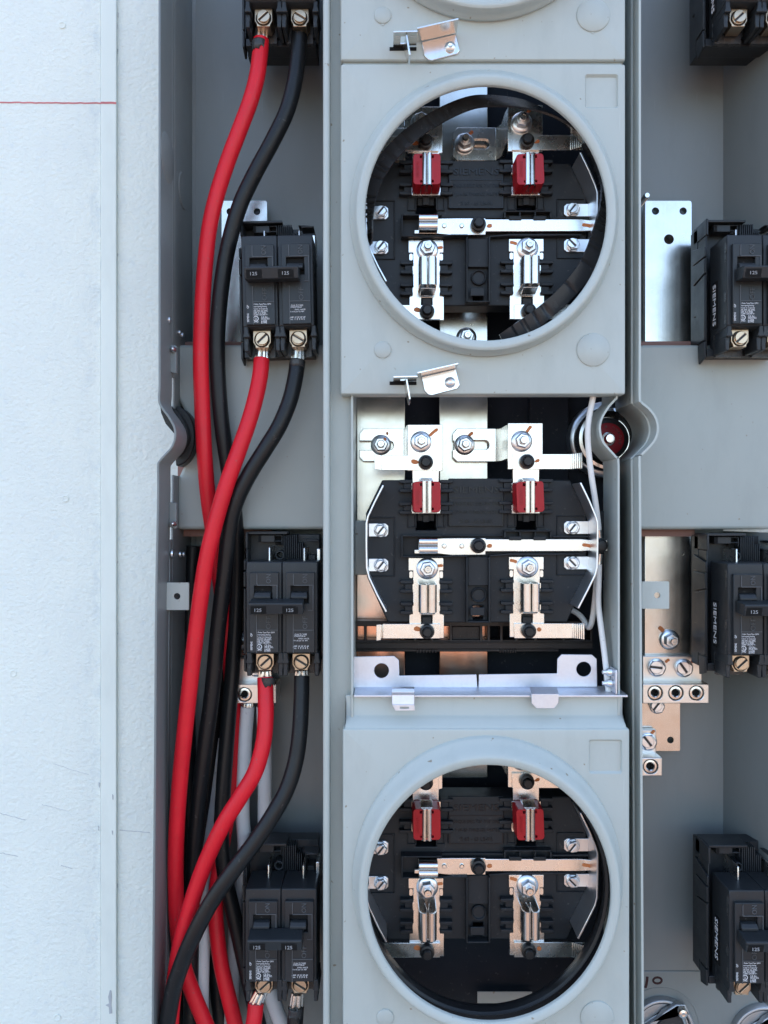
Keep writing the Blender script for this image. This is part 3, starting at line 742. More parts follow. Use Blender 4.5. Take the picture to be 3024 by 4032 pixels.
        prof = [(x0 + 0.0005, yP + 0.001), (x0 - 0.0007, yP + 0.008), (x0 - 0.001, y2 - 0.006), (xa - 0.0005, y2 + 0.0005), (xa, y2 + 0.003), (x0 + 0.002, y2 - 0.002), (x0 + 0.0026, yP + 0.002)]
        MB().extz(prof, Z(1816, y2), Z(1690, y2)).build("riser", M['tin'], tp)
        sp = MB().pr([(u0, v0), (u0 + 137, v0), (u0 + 137, v0 + 181), (u0 + 123, v0 + 184), (u0 + 123, 1905), (u0 + 19, 1905), (u0 + 19, v0 + 182), (u0, v0 + 182)], yP, yP + 0.0024).build("stab_plate", M['tin'], root, 0.0003)
        MB().pr([(u0 + 12, 1902), (u0 + 133, 1902), (u0 + 133, 1938), (u0 + 124, 1940), (u0 + 124, 1985), (u0 + 133, 1988), (u0 + 133, 2022), (u0 + 12, 2022), (u0 + 12, 1988), (u0 + 20, 1985), (u0 + 20, 1940), (u0 + 12, 1938)], yP - 0.0004, yP + 0.0022).build("jaw_base", M['tin'], sp, 0.0003)
        nut(sp, un, vn, yP, 42, 0.5 + side * 0.3)
        if side == 0: streak(sp, 1690, 1716, 1724, 1688, 13, yP)
        else: streak(sp, 2073, 1702, 2092, 1677, 13, yP)
        yh = yP - 0.0018
        if side == 0:
            h = MB().box(1500, 1793, 1727, 1851, yh, yh + 0.0016); h.pr([(1474, 1789), (1502, 1793), (1502, 1851), (1474, 1847)], yh - 0.004, yh - 0.0028)
            x_a, x_b = X(1500, yh), X(1486, yh - 0.003)
            h.extz([(x_a, yh), (x_a, yh + 0.0012), (x_b, yh - 0.0028), (x_b, yh - 0.004)], Z(1850, yh), Z(1794, yh))
            cu, cv = 1676, 1821; mk = [(1619, 1812), (1628, 1808), (1645, 1814), (1647, 1824), (1632, 1828), (1620, 1822)]
        else:
            h = MB().box(2017, 1788, 2246, 1847, yh, yh + 0.0016)
            for i in range(6):
                ua = 2246 + i * 8.2; hh = 0.0004 + 0.0006 * i
                h.pr([(ua, 1787 - i * 0.9), (ua + 6.4, 1787 - i), (ua + 6.4, 1847 - i), (ua, 1847 - i * 0.9)], yh - hh, yh + 0.0016)
            h.box(2246, 1787, 2294, 1846, yh + 0.0003, yh + 0.0016)
            cu, cv = 2073, 1818; mk = [(2104, 1818), (2114, 1808), (2124, 1808), (2123, 1818), (2110, 1821)]
        hs = h.build("horn_strip", M['tin'], sp, 0.0002)
        blob(hs, mk, yh); cap(cu, cv, yh, 29)
        # jaw leaves
        xc = X(u0 + 71, yP); mb = MB(); yf = 0.009
        def leaf(mb, xc, sgn, w, yf, ybk, z0, z1):
            a = [(xc + sgn * w * 0.03, yf + 0.003), (xc + sgn * w * 0.10, yf + 0.0008), (xc + sgn * w * 0.32, yf), (xc + sgn * w * 0.62, yf + 0.0004), (xc + sgn * w * 0.85, yf + 0.0015), (xc + sgn * w * 0.97, yf + 0.004), (xc + sgn * w, ybk), (xc + sgn * w * 0.9, ybk), (xc + sgn * w * 0.86, yf + 0.005), (xc + sgn * w * 0.6, yf + 0.0022), (xc + sgn * w * 0.25, yf + 0.002), (xc + sgn * w * 0.12, yf + 0.006), (xc + sgn * w * 0.25, ybk - 0.004), (xc + sgn * w * 0.15, ybk - 0.004), (xc + sgn * w * 0.02, yf + 0.006)]
            mb.extz(a, z0, z1)
        zc = Z(1958, yP)
        jw = 24 * S
        leaf(mb, xc, -1, jw, yf, yP, zc - 0.0108, zc + 0.0108); leaf(mb, xc, 1, jw, yf, yP, zc - 0.0108, zc + 0.0108)
        jw_o = mb.build("jaw", M['steel'], root, 0.0, smooth=50)
        # spring clip over the jaw
        mb = MB(); mb.prism3([Vector((xc + a, yf + 0.003, zc + 0.0112)) for a in (-0.0042, 0.0042)] + [Vector((xc + a, yf + 0.012, zc + 0.0135)) for a in (0.0042, -0.0042)],
                             [Vector((xc + a, yf + 0.0034, zc + 0.0102)) for a in (-0.0042, 0.0042)] + [Vector((xc + a, yf + 0.0124, zc + 0.0125)) for a in (0.0042, -0.0042)])
        mb.build("spring_clip", M['steel'], jw_o, 0.0002)
        # red cap with an I shaped slot
        hw, hh = 57 * S, 63.5 * S
        def lp(pts): return [Vector((xc + a, 0, zc + b_)) for a, b_ in pts]
        def rrx(hw, hh, r): return [(u, -v) for u, v in rr(-hw, -hh, hw, hh, r)]
        slot = [(-28, 56), (28, 56), (28, 44), (16, 44), (16, -44), (27, -44), (27, -54), (-27, -54), (-27, -44), (-16, -44), (-16, 44), (-28, 44)]
        slot = [(a * S, b_ * S) for a, b_ in slot]
        mb = MB(); of = rrx(hw * 0.96, hh * 0.97, 13 * S); ob = rrx(hw, hh, 13 * S)
        rot = math.radians(2.0 if side else 0.4)
        def R(p): return (p[0] * math.cos(rot) - p[1] * math.sin(rot), p[0] * math.sin(rot) + p[1] * math.cos(rot))
        F = lp([R(p) for p in of]); B = lp([R(p) for p in ob]); sF = lp([R(p) for p in slot]); sB = lp([R(p) for p in slot])
        for p in F + sF: p.y = 0.0105
        for p in B + sB: p.y = 0.0262
        mb.prism3(F, B, [(sF, sB)]); cp = mb.build("red_cap", M['red'], root, 0.0009, 3)
        mb = MB(); c = at(U0 + (xc - 40 * S * 0.98) / k_(0.0105), V0 - zc / k_(0.0105), 0.0105)
        add_text(mb, "SIEMENS", U0 + (xc - 37 * S) / k_(0.0105), V0 - zc / k_(0.0105), 0.0105, 12, 62, rot=math.radians(90), depth=0.0003); mb.build("lettering", M['red'], cp)
    # lower jaws
    for side in (0, 1):
        du = 395 * side; dv = -4 * side
        def T(pts): return [(u + du, v + dv) for u, v in pts]
        P = T([(1609, 2196), (1746, 2196), (1746, 2247), (1731, 2247), (1731, 2298), (1740, 2300), (1740, 2331), (1731, 2333), (1731, 2383), (1740, 2385), (1740, 2418), (1748, 2420), (1748, 2513), (1612, 2513), (1612, 2420), (1619, 2418), (1619, 2385), (1627, 2383), (1627, 2333), (1619, 2331), (1619, 2300), (1627, 2298), (1627, 2247), (1609, 2247)])
        sp = MB().pr(P, yP, yP + 0.0024, [T(rect(1658, 2424, 1703, 2456))]).build("stab_plate", M['tin'], root, 0.0003)
        mb = MB()
        for ua in (1612, 1731): mb.pr(T(rr(ua, 2250, ua + 13, 2276, 5)), yP + 0.0006, yP + 0.004)
        mb.build("plate_ear", M['tin'], sp)
        nut(sp, 1682 + du - (1 if side else 0), 2238 + dv * 1.6, yP, 43, 0.15 + 0.4 * side)
        if side == 0: streak(sp, 1716, 2230, 1744, 2226, 12, yP)
        else: streak(sp, 2008, 2205, 2036, 2213, 13, yP)
        yh = yP - 0.0018
        if side == 0:
            h = MB().box(1508, 2457, 1733, 2514, yh, yh + 0.0016); h.pr([(1482, 2461), (1500, 2459), (1500, 2520), (1482, 2523)], yh - 0.0045, yh - 0.0033)
            x_a, x_b = X(1508, yh), X(1496, yh - 0.0038)
            h.extz([(x_a, yh), (x_a, yh + 0.0012), (x_b, yh - 0.0033), (x_b, yh - 0.0045)], Z(2514, yh), Z(2458, yh))
            cu, cv = 1681, 2485; mk = [(1630, 2472), (1640, 2466), (1655, 2472), (1656, 2484), (1640, 2485), (1630, 2480)]
        else:
            h = MB().box(2025, 2455, 2254, 2513, yh, yh + 0.0016)
            for i in range(6):
                ua = 2254 + i * 8.2; hh = 0.0004 + 0.0006 * i
                h.pr([(ua, 2455 + i * 0.9), (ua + 6.4, 2455 + i), (ua + 6.4, 2513 + i), (ua, 2513 + i * 0.9)], yh - hh, yh + 0.0016)
            h.box(2254, 2455, 2302, 2513, yh + 0.0003, yh + 0.0016)
            cu, cv = 2080, 2483; mk = [(2114, 2476), (2122, 2470), (2132, 2476), (2128, 2486), (2117, 2486)]
        hs = h.build("horn_strip", M['tin'], sp, 0.0002); blob(hs, mk, yh); cap(cu, cv, yh, 29)
        xc = X(1680 + du, yP); zc = Z(2347 + dv, yP); mb = MB(); yf = 0.0085; jw = 37 * S
        for sg in (-1, 1):
            w = jw
            a = [(xc + sg * w * 0.03, yf + 0.003), (xc + sg * w * 0.10, yf + 0.0008), (xc + sg * w * 0.32, yf), (xc + sg * w * 0.62, yf + 0.0004), (xc + sg * w * 0.85, yf + 0.0015), (xc + sg * w * 0.97, yf + 0.004), (xc + sg * w, yP), (xc + sg * w * 0.93, yP), (xc + sg * w * 0.9, yf + 0.005), (xc + sg * w * 0.6, yf + 0.0016), (xc + sg * w * 0.25, yf + 0.0014), (xc + sg * w * 0.12, yf + 0.006), (xc + sg * w * 0.3, yP - 0.004), (xc + sg * w * 0.2, yP - 0.004), (xc + sg * w * 0.02, yf + 0.006)]
            mb.extz(a, zc - 0.0095, zc + 0.0095)
        jo = mb.build("jaw", M['steel'], root, 0.0, smooth=50)
        mb = MB(); mb.extx([(yf + 0.006, zc - 0.0102), (yf + 0.0055, zc - 0.0112), (yf + 0.016, zc - 0.0132), (yf + 0.0165, zc - 0.0122)], xc - 0.0048, xc + 0.0052); mb.build("spring_clip", M['steel'], jo, 0.0003)
        MB().box(1664 + du, 2430, 1698 + du, 2470, yP - 0.0015, yP + 0.0015).build("plastic_latch", M['black'], sp, 0.0003)
    # zinc side brackets with screw tabs
    for side in (0, 1):
        yf = 0.006
        path = [(1512, 1912), (1480, 1975), (1452, 2035), (1446, 2062), (1446, 2150), (1447, 2235), (1456, 2272), (1490, 2345), (1524, 2408)] if side == 0 else [(2283, 1902), (2318, 1975), (2341, 2030), (2350, 2058), (2350, 2140), (2348, 2232), (2341, 2262), (2310, 2325), (2274, 2394)]
        th = 7 if side else -7
        br = strip(MB(), path, th, yf, 0.030).build("side_bracket", M['zinc'], root, 0.0003)
        yt = yB - 0.0016
        for (v0, v1, vs_) in (((2061, 2113, 2088), (2200, 2250, 2226)) if side == 0 else ((2052, 2103, 2078), (2191, 2242, 2216))):
            if side == 0:
                tb = MB().pr([(1452, v0), (1518, v0), (1529, v0 + 9), (1529, v1 - 9), (1520, v1), (1452, v1)], yt, yt + 0.0014).build("bracket_tab", M['zinc'], br, 0.0003)
                hex_screw(tb, 1499, vs_, yt, 27, -0.9)
            else:
                tb = MB().pr([(2232, v0), (2318, v0), (2318, v1), (2232, v1), (2221, v1 - 9), (2221, v0 + 9)], yt, yt + 0.0014).build("bracket_tab", M['zinc'], br, 0.0003)
                hex_screw(tb, 2255, vs_, yt, 27, -0.9 if v0 < 2100 else 0.8)
    return root
sockets = [build_socket()]
PITCH = 1316 * S
for dz in (PITCH, -PITCH):
    c = copy_tree(sockets[0]); c.location = sockets[0].location + Vector((0, 0, dz)); sockets.append(c)
sockets[0]["label"] = "black meter socket in the open middle compartment, jaws and busbars fully bare"
sockets[1]["label"] = "black meter socket inside the upper round cover with the loose rubber band"
sockets[2]["label"] = "black meter socket inside the lowest round cover, its metal reflecting orange"

# dark plastic support rail across the busbars, below the open socket
sr = empty("support_rail", (X(1860, 0.055), 0.06, Z(2575, 0.055)), "brown black plastic lattice rail across the busbars under the open socket", "busbar support")
mb = MB(); yr = 0.052
U_ = [1402, 1438, 1570, 1635, 1700, 1775, 1895, 1925, 1975, 2035, 2110, 2220, 2300, 2330]
outer = rect(1400, 2446, 2335, 2556); holes = []
for i in range(len(U_) - 1):
    a, b_ = U_[i] + 5, U_[i + 1] - 5
    if b_ - a > 14: holes.append(rect(a, 2466, b_, 2520))
mb.pr(outer, yr, yr + 0.012, holes); mb.build("rail_body", M['brownblack'], sr, 0.0005)
mb = MB(); mb.box(1400, 2528, 2335, 2533, yr - 0.0015, yr); mb.box(1400, 2556, 2200, 2566, yr + 0.001, yr + 0.004)
for i in range(7): mb.box(1640 + i * 12, 2558, 1647 + i * 12, 2571, yr, yr + 0.003); mb.box(1968 + i * 10, 2558, 1974 + i * 10, 2571, yr, yr + 0.003)
mb.build("rail_ribs", M['brownblack'], sr, 0.0003)
MB().box(1780, 2467, 1890, 2519, yr + 0.004, yr + 0.006).build("marker_plate", M['brownblack'], sr, 0.0004)
mb = MB(); add_text(mb, "734991", 1835, 2500, yr + 0.0042, 24, 84, rot=math.pi, depth=0.0006); mb.build("lettering", M['brownblack'], sr)

# ---------------------------------------------------------------- meter covers
def build_cover():
    root = empty("meter_cover", (X(1902, 0), 0.0, Z(1553, 0)), "x", "meter cover", "meter covers")
    n = 96
    def ell(cu, cv, a, b_, yu, y):
        kk = k_(yu); c = at(cu, cv, yu); return [Vector((c.x + a * kk * math.cos(2 * math.pi * i / n), y, c.z + b_ * kk * math.sin(2 * math.pi * i / n))) for i in range(n)]
    o3 = rr(1340, 250, 2464, 1553, 9, 6)
    def loop(in_, y): 
        return [at(u, v, 0) + Vector((0, y, 0)) for u, v in rr(1340 + in_, 250 + in_, 2464 - in_, 1553 - in_, max(9 - in_ * 0.5, 3), 6)]
    m_ = len(o3)
    rings = [loop(0, 0.013), loop(0, 0.0022), loop(1.5, 0.0009), loop(5, 0.0002), loop(10, 0.0)]
    mb = MB()
    vs = [p for L in rings for p in L]; fs = []
    for r in range(len(rings) - 1):
        for i in range(m_):
            j = (i + 1) % m_; fs.append((r * m_ + i, r * m_ + j, (r + 1) * m_ + j, (r + 1) * m_ + i))
    base = ell(1906, 839, 528, 563, 0, 0.0)
    sq = [at(u, v, 0) for u, v in rr(2303, 292, 2434, 426, 10, 5)]
    outer = rings[-1]; o_out = (len(rings) - 1) * m_; o_b = len(vs); vs += base; o_s = len(vs); vs += sq
    tri = tessellate([[(p.x, p.z) for p in L] for L in (outer, base, sq)])
    idx = list(range(o_out, o_out + m_)) + list(range(o_b, o_b + n)) + list(range(o_s, o_s + len(sq)))
    fs += [tuple(idx[t] for t in tr) for tr in tri]
    s2 = [at(u, v, 0) + Vector((0, 0.0018, 0)) for u, v in rr(2309, 300, 2430, 418, 8, 5)]
    o2 = len(vs); vs += s2; q = len(sq)
    for i in range(q):
        j = (i + 1) % q; fs.append((o_s + i, o_s + j, o2 + j, o2 + i))
    fs.append(tuple(range(o2, o2 + q)))
    mb.add(vs, fs); mb.build("cover_plate", M['paint'], root, smooth=14)
    # raised ring
    R_ = []
    for a, b_, y in ((528, 563, 0.0), (527.5, 562.5, -0.0022), (525, 560, -0.0032), (520, 554, -0.0042), (512, 545, -0.0075), (505, 537, -0.0105), (500, 531, -0.0122), (494, 524, -0.0130), (488, 517, -0.0131), (478, 505, -0.0125), (470, 495, -0.0119), (467, 492, -0.0112), (466, 491, -0.0094)):
        t = min(1, -y / 0.0125) if y < 0 else 0
        if a < 480: t = 1
        R_.append(ell(1906, 839 + 24 * t, a, b_, 0, y))
    MB().ellipse_rings(R_, n).build("ring", M['paint'], root, smooth=38)
    for (u, v, r) in ((1507, 1378, 33), (2335, 1378, 65)):
        y = 0.0
        MB().lathe(u, v, 0, [(r + 0.8, 0.0004), (r, -0.0007), (r - 2.5, -0.0011), (0, -0.0009)], 40).build("knockout", M['paint'], root, smooth=50)
        MB().pr([(u - 6, v + r - 1), (u + 6, v + r - 1), (u + 4, v + r + 6), (u - 4, v + r + 6)], -0.0004, 0.001).build("knockout_tie", M['paint'], root)
    # tongue that tucks under the cover above, with the ramp up to the plate
    x0, x1 = X(1349, 0.0), X(2454, 0.0); zt_ = Z(252, 0)
    prof = [(0.0012, zt_ - 0.0002), (0.0028, zt_ + 0.002), (0.0090, zt_ + 0.0062), (0.0100, zt_ + 0.0075), (0.0100, zt_ + 0.0205), (0.0112, zt_ + 0.0205), (0.0112, zt_ + 0.007), (0.0035, zt_ + 0.0005)]
    MB().extx(prof, x0, x1).build("tongue", M['paint'], root, 0.0007, 2, smooth=50)
    dv = 1316
    # latch
    yl = -0.0012
    la = MB().pr([(1660, 168 + dv), (1796, 136 + dv), (1806, 180 + dv), (1811, 200 + dv), (1801, 215 + dv), (1700, 241 + dv), (1686, 238 + dv), (1671, 222 + dv)], yl, yl + 0.0010).build("latch", M['steel'], root, 0.0004)
    def fl(a, b_, y1, y2, th=0.0011, holes=None):
        A, B = at(a[0], a[1], 0), at(b_[0], b_[1], 0); d = (B - A).normalized(); nn = Vector((-d.z, 0, d.x)) * th
        def q(p, y): return Vector((p.x, y, p.z))
        return [q(A, y1), q(B, y1), q(B, y2), q(A, y2)], [q(A + nn, y1), q(B + nn, y1), q(B + nn, y2), q(A + nn, y2)]
    mb = MB(); f_, b_ = fl((1640, 172 + dv), (1797, 136 + dv), -0.0165, -0.0008); mb.prism3(f_, b_)
    mb.build("latch_flange", M['steel'], la, 0.0002)
    mb = MB()   # slotted end of the flange, made of a frame of four bars
    f_, b_ = fl((1548, 188 + dv), (1640, 186 + dv), -0.0172, -0.0125); mb.prism3(f_, b_)
    f_, b_ = fl((1548, 188 + dv), (1576, 188 + dv), -0.0125, -0.004); mb.prism3(f_, b_)
    f_, b_ = fl((1604, 187 + dv), (1640, 186 + dv), -0.0125, -0.002); mb.prism3(f_, b_)
    f_, b_ = fl((1548, 188 + dv), (1604, 187 + dv), -0.004, 0.001); mb.prism3(f_, b_)
    mb.build("latch_loop", M['steel'], la, 0.0002)
    MB().box(1534, 186 + dv, 1640, 200 + dv, -0.0003, 0.0006).build("latch_slot", M['void'], root)
    MB().lathe(1772, 190 + dv, yl, [(22, yl), (21, yl - 0.0012), (16, yl - 0.0022), (9, yl - 0.0026), (0, yl - 0.0020)], 24).build("rivet", M['zinc'], la)
    zc = Z(190 + dv, 0); xc = X(1590, 0)
    mb = MB(); A = [Vector((xc - 0.0004, -0.001, zc + 0.001)), Vector((xc + 0.0009, -0.016, zc - 0.0005)), Vector((xc + 0.0030, -0.016, zc - 0.0135)), Vector((xc + 0.0026, -0.010, zc - 0.0165)), Vector((xc + 0.0006, -0.002, zc - 0.006))]
    mb.prism3(A, [p + Vector((0.0011, 0, 0.0002)) for p in A]); mb.build("latch_tongue", M['steel'], la, 0.0002)
    return root
cov = [build_cover()]
c = copy_tree(cov[0]); c.location = cov[0].location + Vector((0, 0, PITCH)); cov.append(c)
c = copy_tree(cov[0]); c.location = cov[0].location + Vector((10 * S, -0.0035, -2 * PITCH + 18 * S)); cov.append(c)
cov[0]["label"] = "grey meter cover with the whole round opening in view"
cov[1]["label"] = "grey meter cover cut by the photo's top edge, only its lower part showing"
cov[2]["label"] = "lowest grey meter cover with a stepped top edge under the galvanised bracket"

# ---------------------------------------------------------------- gaskets
def rubber_ring():
    mb = MB(); n = 96; rings = []
    c = at(1916, 868, 0)
    for a, y in ((484, 0.003), (490, 0.0045), (490, 0.012), (478, 0.0135), (473, 0.0125), (471, 0.0075), (474, 0.004), (484, 0.003)):
        rings.append([Vector((c.x + a * S * math.cos(2 * math.pi * i / n), y, c.z - 2 * PITCH + (a * 1.052) * S * math.sin(2 * math.pi * i / n))) for i in range(n)])
    mb.ellipse_rings(rings, n); return mb.build("rubber_gasket", M['rubber'], None, smooth=50)
tag(rubber_ring(), "black rubber gasket seated inside the lowest round opening", "gasket")
# loose band fallen out of the upper opening: a flat strip with creases
pts = [(1980, 1345), (2035, 1308), (2128, 1243), (2223, 1160), (2305, 1055), (2354, 933), (2374, 806), (2360, 705), (2296, 553), (2191, 464), (2065, 412), (1938, 398), (1843, 408), (1722, 462), (1600, 546), (1508, 648), (1459, 750), (1445, 838), (1448, 920), (1453, 970)]
ys = [0.009, 0.008, 0.007, 0.006, 0.005, 0.005, 0.006, 0.008, 0.011, 0.014, 0.015, 0.013, 0.010, 0.008, 0.006, 0.005, 0.005, 0.006, 0.008, 0.012]
tw = [1.0, 1.1, 1.15, 1.15, 1.1, 0.9, 0.45, 0.15, 0.1, 0.4, 0.75, 0.9, 1.0, 1.1, 1.15, 1.15, 1.0, 0.75, 0.5, 0.3]
P = catmull([at(u, v, y) for (u, v), y in zip(pts, ys)], 14); m_ = len(P); vs = []; fs = []; rnd = random.Random(11)
cen = at(1906, 847, 0.012)
kinks = {rnd.randrange(8, 120) for _ in range(34)} | {rnd.randrange(176, 262) for _ in range(30)}
for i, p in enumerate(P):
    f_ = i / (m_ - 1) * (len(tw) - 1); a = int(f_); b_ = min(a + 1, len(tw) - 1); w_ = tw[a] + (tw[b_] - tw[a]) * (f_ - a)
    t = (P[min(i + 1, m_ - 1)] - P[max(i - 1, 0)]).normalized()
    rad = (p - cen); rad.y = 0; rad.normalize(); rad = (rad - t * rad.dot(t)).normalized()
    ax = (rad * math.sin(w_ * 1.2) + Vector((0, 1, 0)) * math.cos(w_ * 1.2)).normalized(); nn = t.cross(ax).normalized()
    kb = 0.0015 if i in kinks else 0.0
    hw = 0.0056
    for s_, h_ in ((-1, 0.0007), (-0.5, 0.0008 + kb * 0.6), (0, 0.0008 + kb), (0.5, 0.0008 + kb), (1, 0.0007), (1, -0.0007), (0, -0.0008 + kb), (-1, -0.0007 + kb * 0.4)):
        vs.append(p + ax * hw * s_ + nn * h_ * (1 if True else -1))
q = 8
for i in range(m_ - 1):
    for j in range(q): fs.append((i * q + j, i * q + (j + 1) % q, (i + 1) * q + (j + 1) % q, (i + 1) * q + j))
fs += [tuple(range(q)), tuple(range((m_ - 1) * q, m_ * q))]
tag(MB().add(vs, fs).build("rubber_band", M['band'], None, smooth=28), "creased black rubber band hanging loose in the upper round opening", "gasket")

# ---------------------------------------------------------------- galvanised bracket above the lowest cover
gb = empty("retaining_bracket", (X(1900, 0.02), 0.02, Z(2735, 0.0)), "galvanised bracket with two round holes under the open socket", "metal bracket")
yg = 0.020
MB().pr([(1390, 2586), (1552, 2583), (1571, 2600), (1572, 2661), (1876, 2656), (1880, 2706), (1390, 2712)], yg, yg + 0.0015, [circ(1502, 2641, 29, 32)]).build("bracket_plate", M['galv'], gb, 0.0003)
MB().pr([(1886, 2656), (2194, 2652), (2195, 2595), (2211, 2577), (2331, 2578), (2350, 2595), (2352, 2704), (1884, 2706)], yg, yg + 0.0015, [circ(2299, 2635, 29, 32)]).build("bracket_plate", M['galv'], gb, 0.0003)
def ledge(u0, u1, v_, name, yf=0.001):
    x0, x1 = X(u0, yg), X(u1, yg); z = Z(v_, yg)
    return MB().extx([(yg + 0.0015, z + 0.001), (yg + 0.0015, z - 0.001), (yg - 0.001, z - 0.002), (yf, z - 0.0023), (yf, z - 0.0008), (yg - 0.002, z - 0.0004)], x0, x1).build(name, M['galv'], gb, 0.0003)
ledge(1397, 2440, 2708, "bracket_ledge")
en = MB().extz([(X(2425, 0.0), 0.001), (X(2433, 0), 0.001), (X(2433, 0), 0.021), (X(2425, 0), 0.021)], Z(2736, 0), Z(2640, 0)).build("bracket_ear", M['galv'], gb, 0.0004)
for v in (2656, 2700):
    mb = MB(); xx = X(2425, 0); zz = Z(v, 0); n = 16
    prof = [(0.0, 0.0022), (-0.001, 0.0028), (-0.0035, 0.0026), (-0.0045, 0.0016), (-0.0068, 0.0014), (-0.0072, 0.0)]
    vs = []; fs = []
    for dx, r in prof: vs += [Vector((xx + dx, 0.008 + r * math.cos(2 * math.pi * i / n), zz + r * math.sin(2 * math.pi * i / n))) for i in range(n)]
    for r in range(len(prof) - 1):
        for i in range(n): fs.append((r * n + i, r * n + (i + 1) % n, (r + 1) * n + (i + 1) % n, (r + 1) * n + i))
    mb.add(vs, fs).build("screw", M['zinc'], en)
# hooks that hang over the cover's top edge
def hook(u0, u1, v0, v1, shape):
    y = -0.002; mb = MB()
    if shape == 0:
        z0 = Z(v0, y); x0, x1 = X(u0, y), X(u1, y)
        mb.extx([(0.003, z0 + 0.0012), (0.003, z0 + 0.0024), (-0.002, z0 + 0.0022), (-0.0035, z0), (-0.0022, z0 - 0.002), (-0.003, z0 - 0.0085), (-0.0018, z0 - 0.0085), (-0.001, z0 - 0.002), (-0.002, z0)], x0, x1)
        o = mb.build("hook", M['galv'], gb, 0.0003)
        MB().pr([(u0 + 2, v1 - 22), (u1, v1 - 22), (u1 + 2, v1), (u0 + 12, v1)], -0.0036, -0.0024, [rect(u0 + 32, v1 - 15, u1 - 22, v1 - 7)]).build("hook_end", M['galv'], o, 0.0002)
    else:
        MB().pr([(u0, v0), (u1, v0), (u1, v1 - 22), (u1 - 17, v1), (u0 + 20, v1), (u0, v1 - 20)], -0.0022, -0.001).build("hook", M['galv'], gb, 0.0003)
        x0, x1 = X(u0, -0.0022), X(u1, -0.0022); z = Z(v0, -0.0022)
        MB().extx([(-0.0022, z), (-0.0010, z), (0.004, z + 0.0018), (0.004, z + 0.003)], x0, x1).build("hook_bend", M['galv'], gb)
hook(1543, 1632, 2724, 2798, 0); hook(2093, 2200, 2732, 2790, 1)

# ---------------------------------------------------------------- coupling bolt behind the bulge
cb = empty("coupling_bolt", (X(2394, 0.05), 0.06, Z(1868, 0.05)), "zinc washer stack with a dark red torque disc behind the bulged lips", "coupling bolt")
yk = 0.048
MB().lathe(2394, 1729, yk + 0.02, [(150, yk + 0.034), (150, yk + 0.02), (143, yk + 0.0185), (128, yk + 0.018), (0, yk + 0.018)], 56).build("washer", M['zinc'], cb, smooth=40)
MB().lathe(2394, 1729, yk + 0.01, [(126, yk + 0.02), (126, yk + 0.008), (120, yk + 0.005), (108, yk + 0.0045), (96, yk + 0.008), (88, yk + 0.012), (0, yk + 0.012)], 56).build("chrome_ring", M['steel'], cb, smooth=50)
MB().lathe(2398, 1727, yk, [(84, yk + 0.014), (84, yk + 0.003), (70, yk + 0.002), (0, yk + 0.002)], 48).build("hub", M['rubber'], cb, 0.0004)
dsc = MB().lathe(2394, 1729, yk, [(64, yk + 0.002), (64, yk + 0.0002), (62, yk), (0, yk)], 48).build("torque_disc", M['torque'], cb)
MB().lathe(2394, 1729, yk, [(27, yk), (27, yk - 0.001), (24, yk - 0.0012), (21, yk - 0.001), (20, yk - 0.005), (16, yk - 0.0064), (0, yk - 0.0066)], 28).build("bolt_end", M['steel'], cb)
mb = MB()
for i, ch in enumerate("R TORQUE"):
    if ch == ' ': continue
    a = math.radians(98 - i * 17)
    add_text(mb, ch, 2394 + 49 * math.cos(a), 1729 - 49 * math.sin(a), yk - 0.0001, 11, rot=a - math.pi / 2, depth=0.0002)
mb.build("lettering", M['goo'], dsc)

# ---------------------------------------------------------------- white pilot wire at the open socket
def cable(name, pts, r, mat, label, cat, group=None, n=18):
    o = MB().tube([at(u, v, y) for u, v, y in pts], r, n, 8).build(name, M[mat], None, smooth=60)
    return tag(o, label, cat, group)
ww = empty("control_wire", (X(2350, 0.03), 0.03, Z(2740, 0.03)), "thin white wire with crimped lugs down the right side of the open socket", "wire")
wp = [(2338, 1480, 0.012), (2336, 1555, 0.012), (2320, 1640, 0.012), (2314, 1710, 0.012), (2320, 1800, 0.014), (2330, 1880, 0.016), (2345, 1980, 0.02), (2354, 2050, 0.023), (2357, 2085, 0.0245)]
MB().tube([at(u, v, y) for u, v, y in wp], 12 * S, 14, 8).build("wire_jacket", M['wwire'], ww, smooth=60)
wp = [(2359, 2222, 0.026), (2357, 2300, 0.026), (2356, 2380, 0.026), (2368, 2480, 0.022), (2381, 2580, 0.018), (2392, 2680, 0.014), (2402, 2780, 0.012), (2406, 2850, 0.014)]
MB().tube([at(u, v, y) for u, v, y in wp], 12 * S, 14, 8).build("wire_jacket", M['wwire'], ww, smooth=60)
wp = [(2352, 2225, 0.03), (2346, 2320, 0.032), (2338, 2400, 0.035), (2328, 2455, 0.038), (2317, 2470, 0.041), (2305, 2452, 0.045), (2285, 2425, 0.05), (2255, 2405, 0.055), (2225, 2400, 0.058)]
MB().tube([at(u, v, y) for u, v, y in wp], 12 * S, 14, 8).build("wire_jacket", M['wwire'], ww, smooth=60)
MB().tube([at(2357, 2078, 0.0245), at(2359, 2098, 0.025), at(2361, 2118, 0.0255)], 10 * S, 12, 4).build("crimp", M['steel'], ww)
MB().tube([at(2362, 2180, 0.0255), at(2360, 2205, 0.026), at(2359, 2228, 0.026)], 11 * S, 12, 4).build("crimp", M['steel'], ww)
MB().box(2328, 2126, 2392, 2170, 0.026, 0.028).build("ring_terminal", M['tin'], ww, 0.0003)
MB().lathe(2362, 2148, 0.024, [(30, 0.0258), (30, 0.0235), (27, 0.022), (20, 0.0215), (18, 0.019), (0, 0.0185)], 28).build("bolt_cap", M['rubber'], ww)
MB().box(2365, 2012, 2412, 2286, 0.040, 0.055).build("insulator_block", M['black'], ww, 0.001)

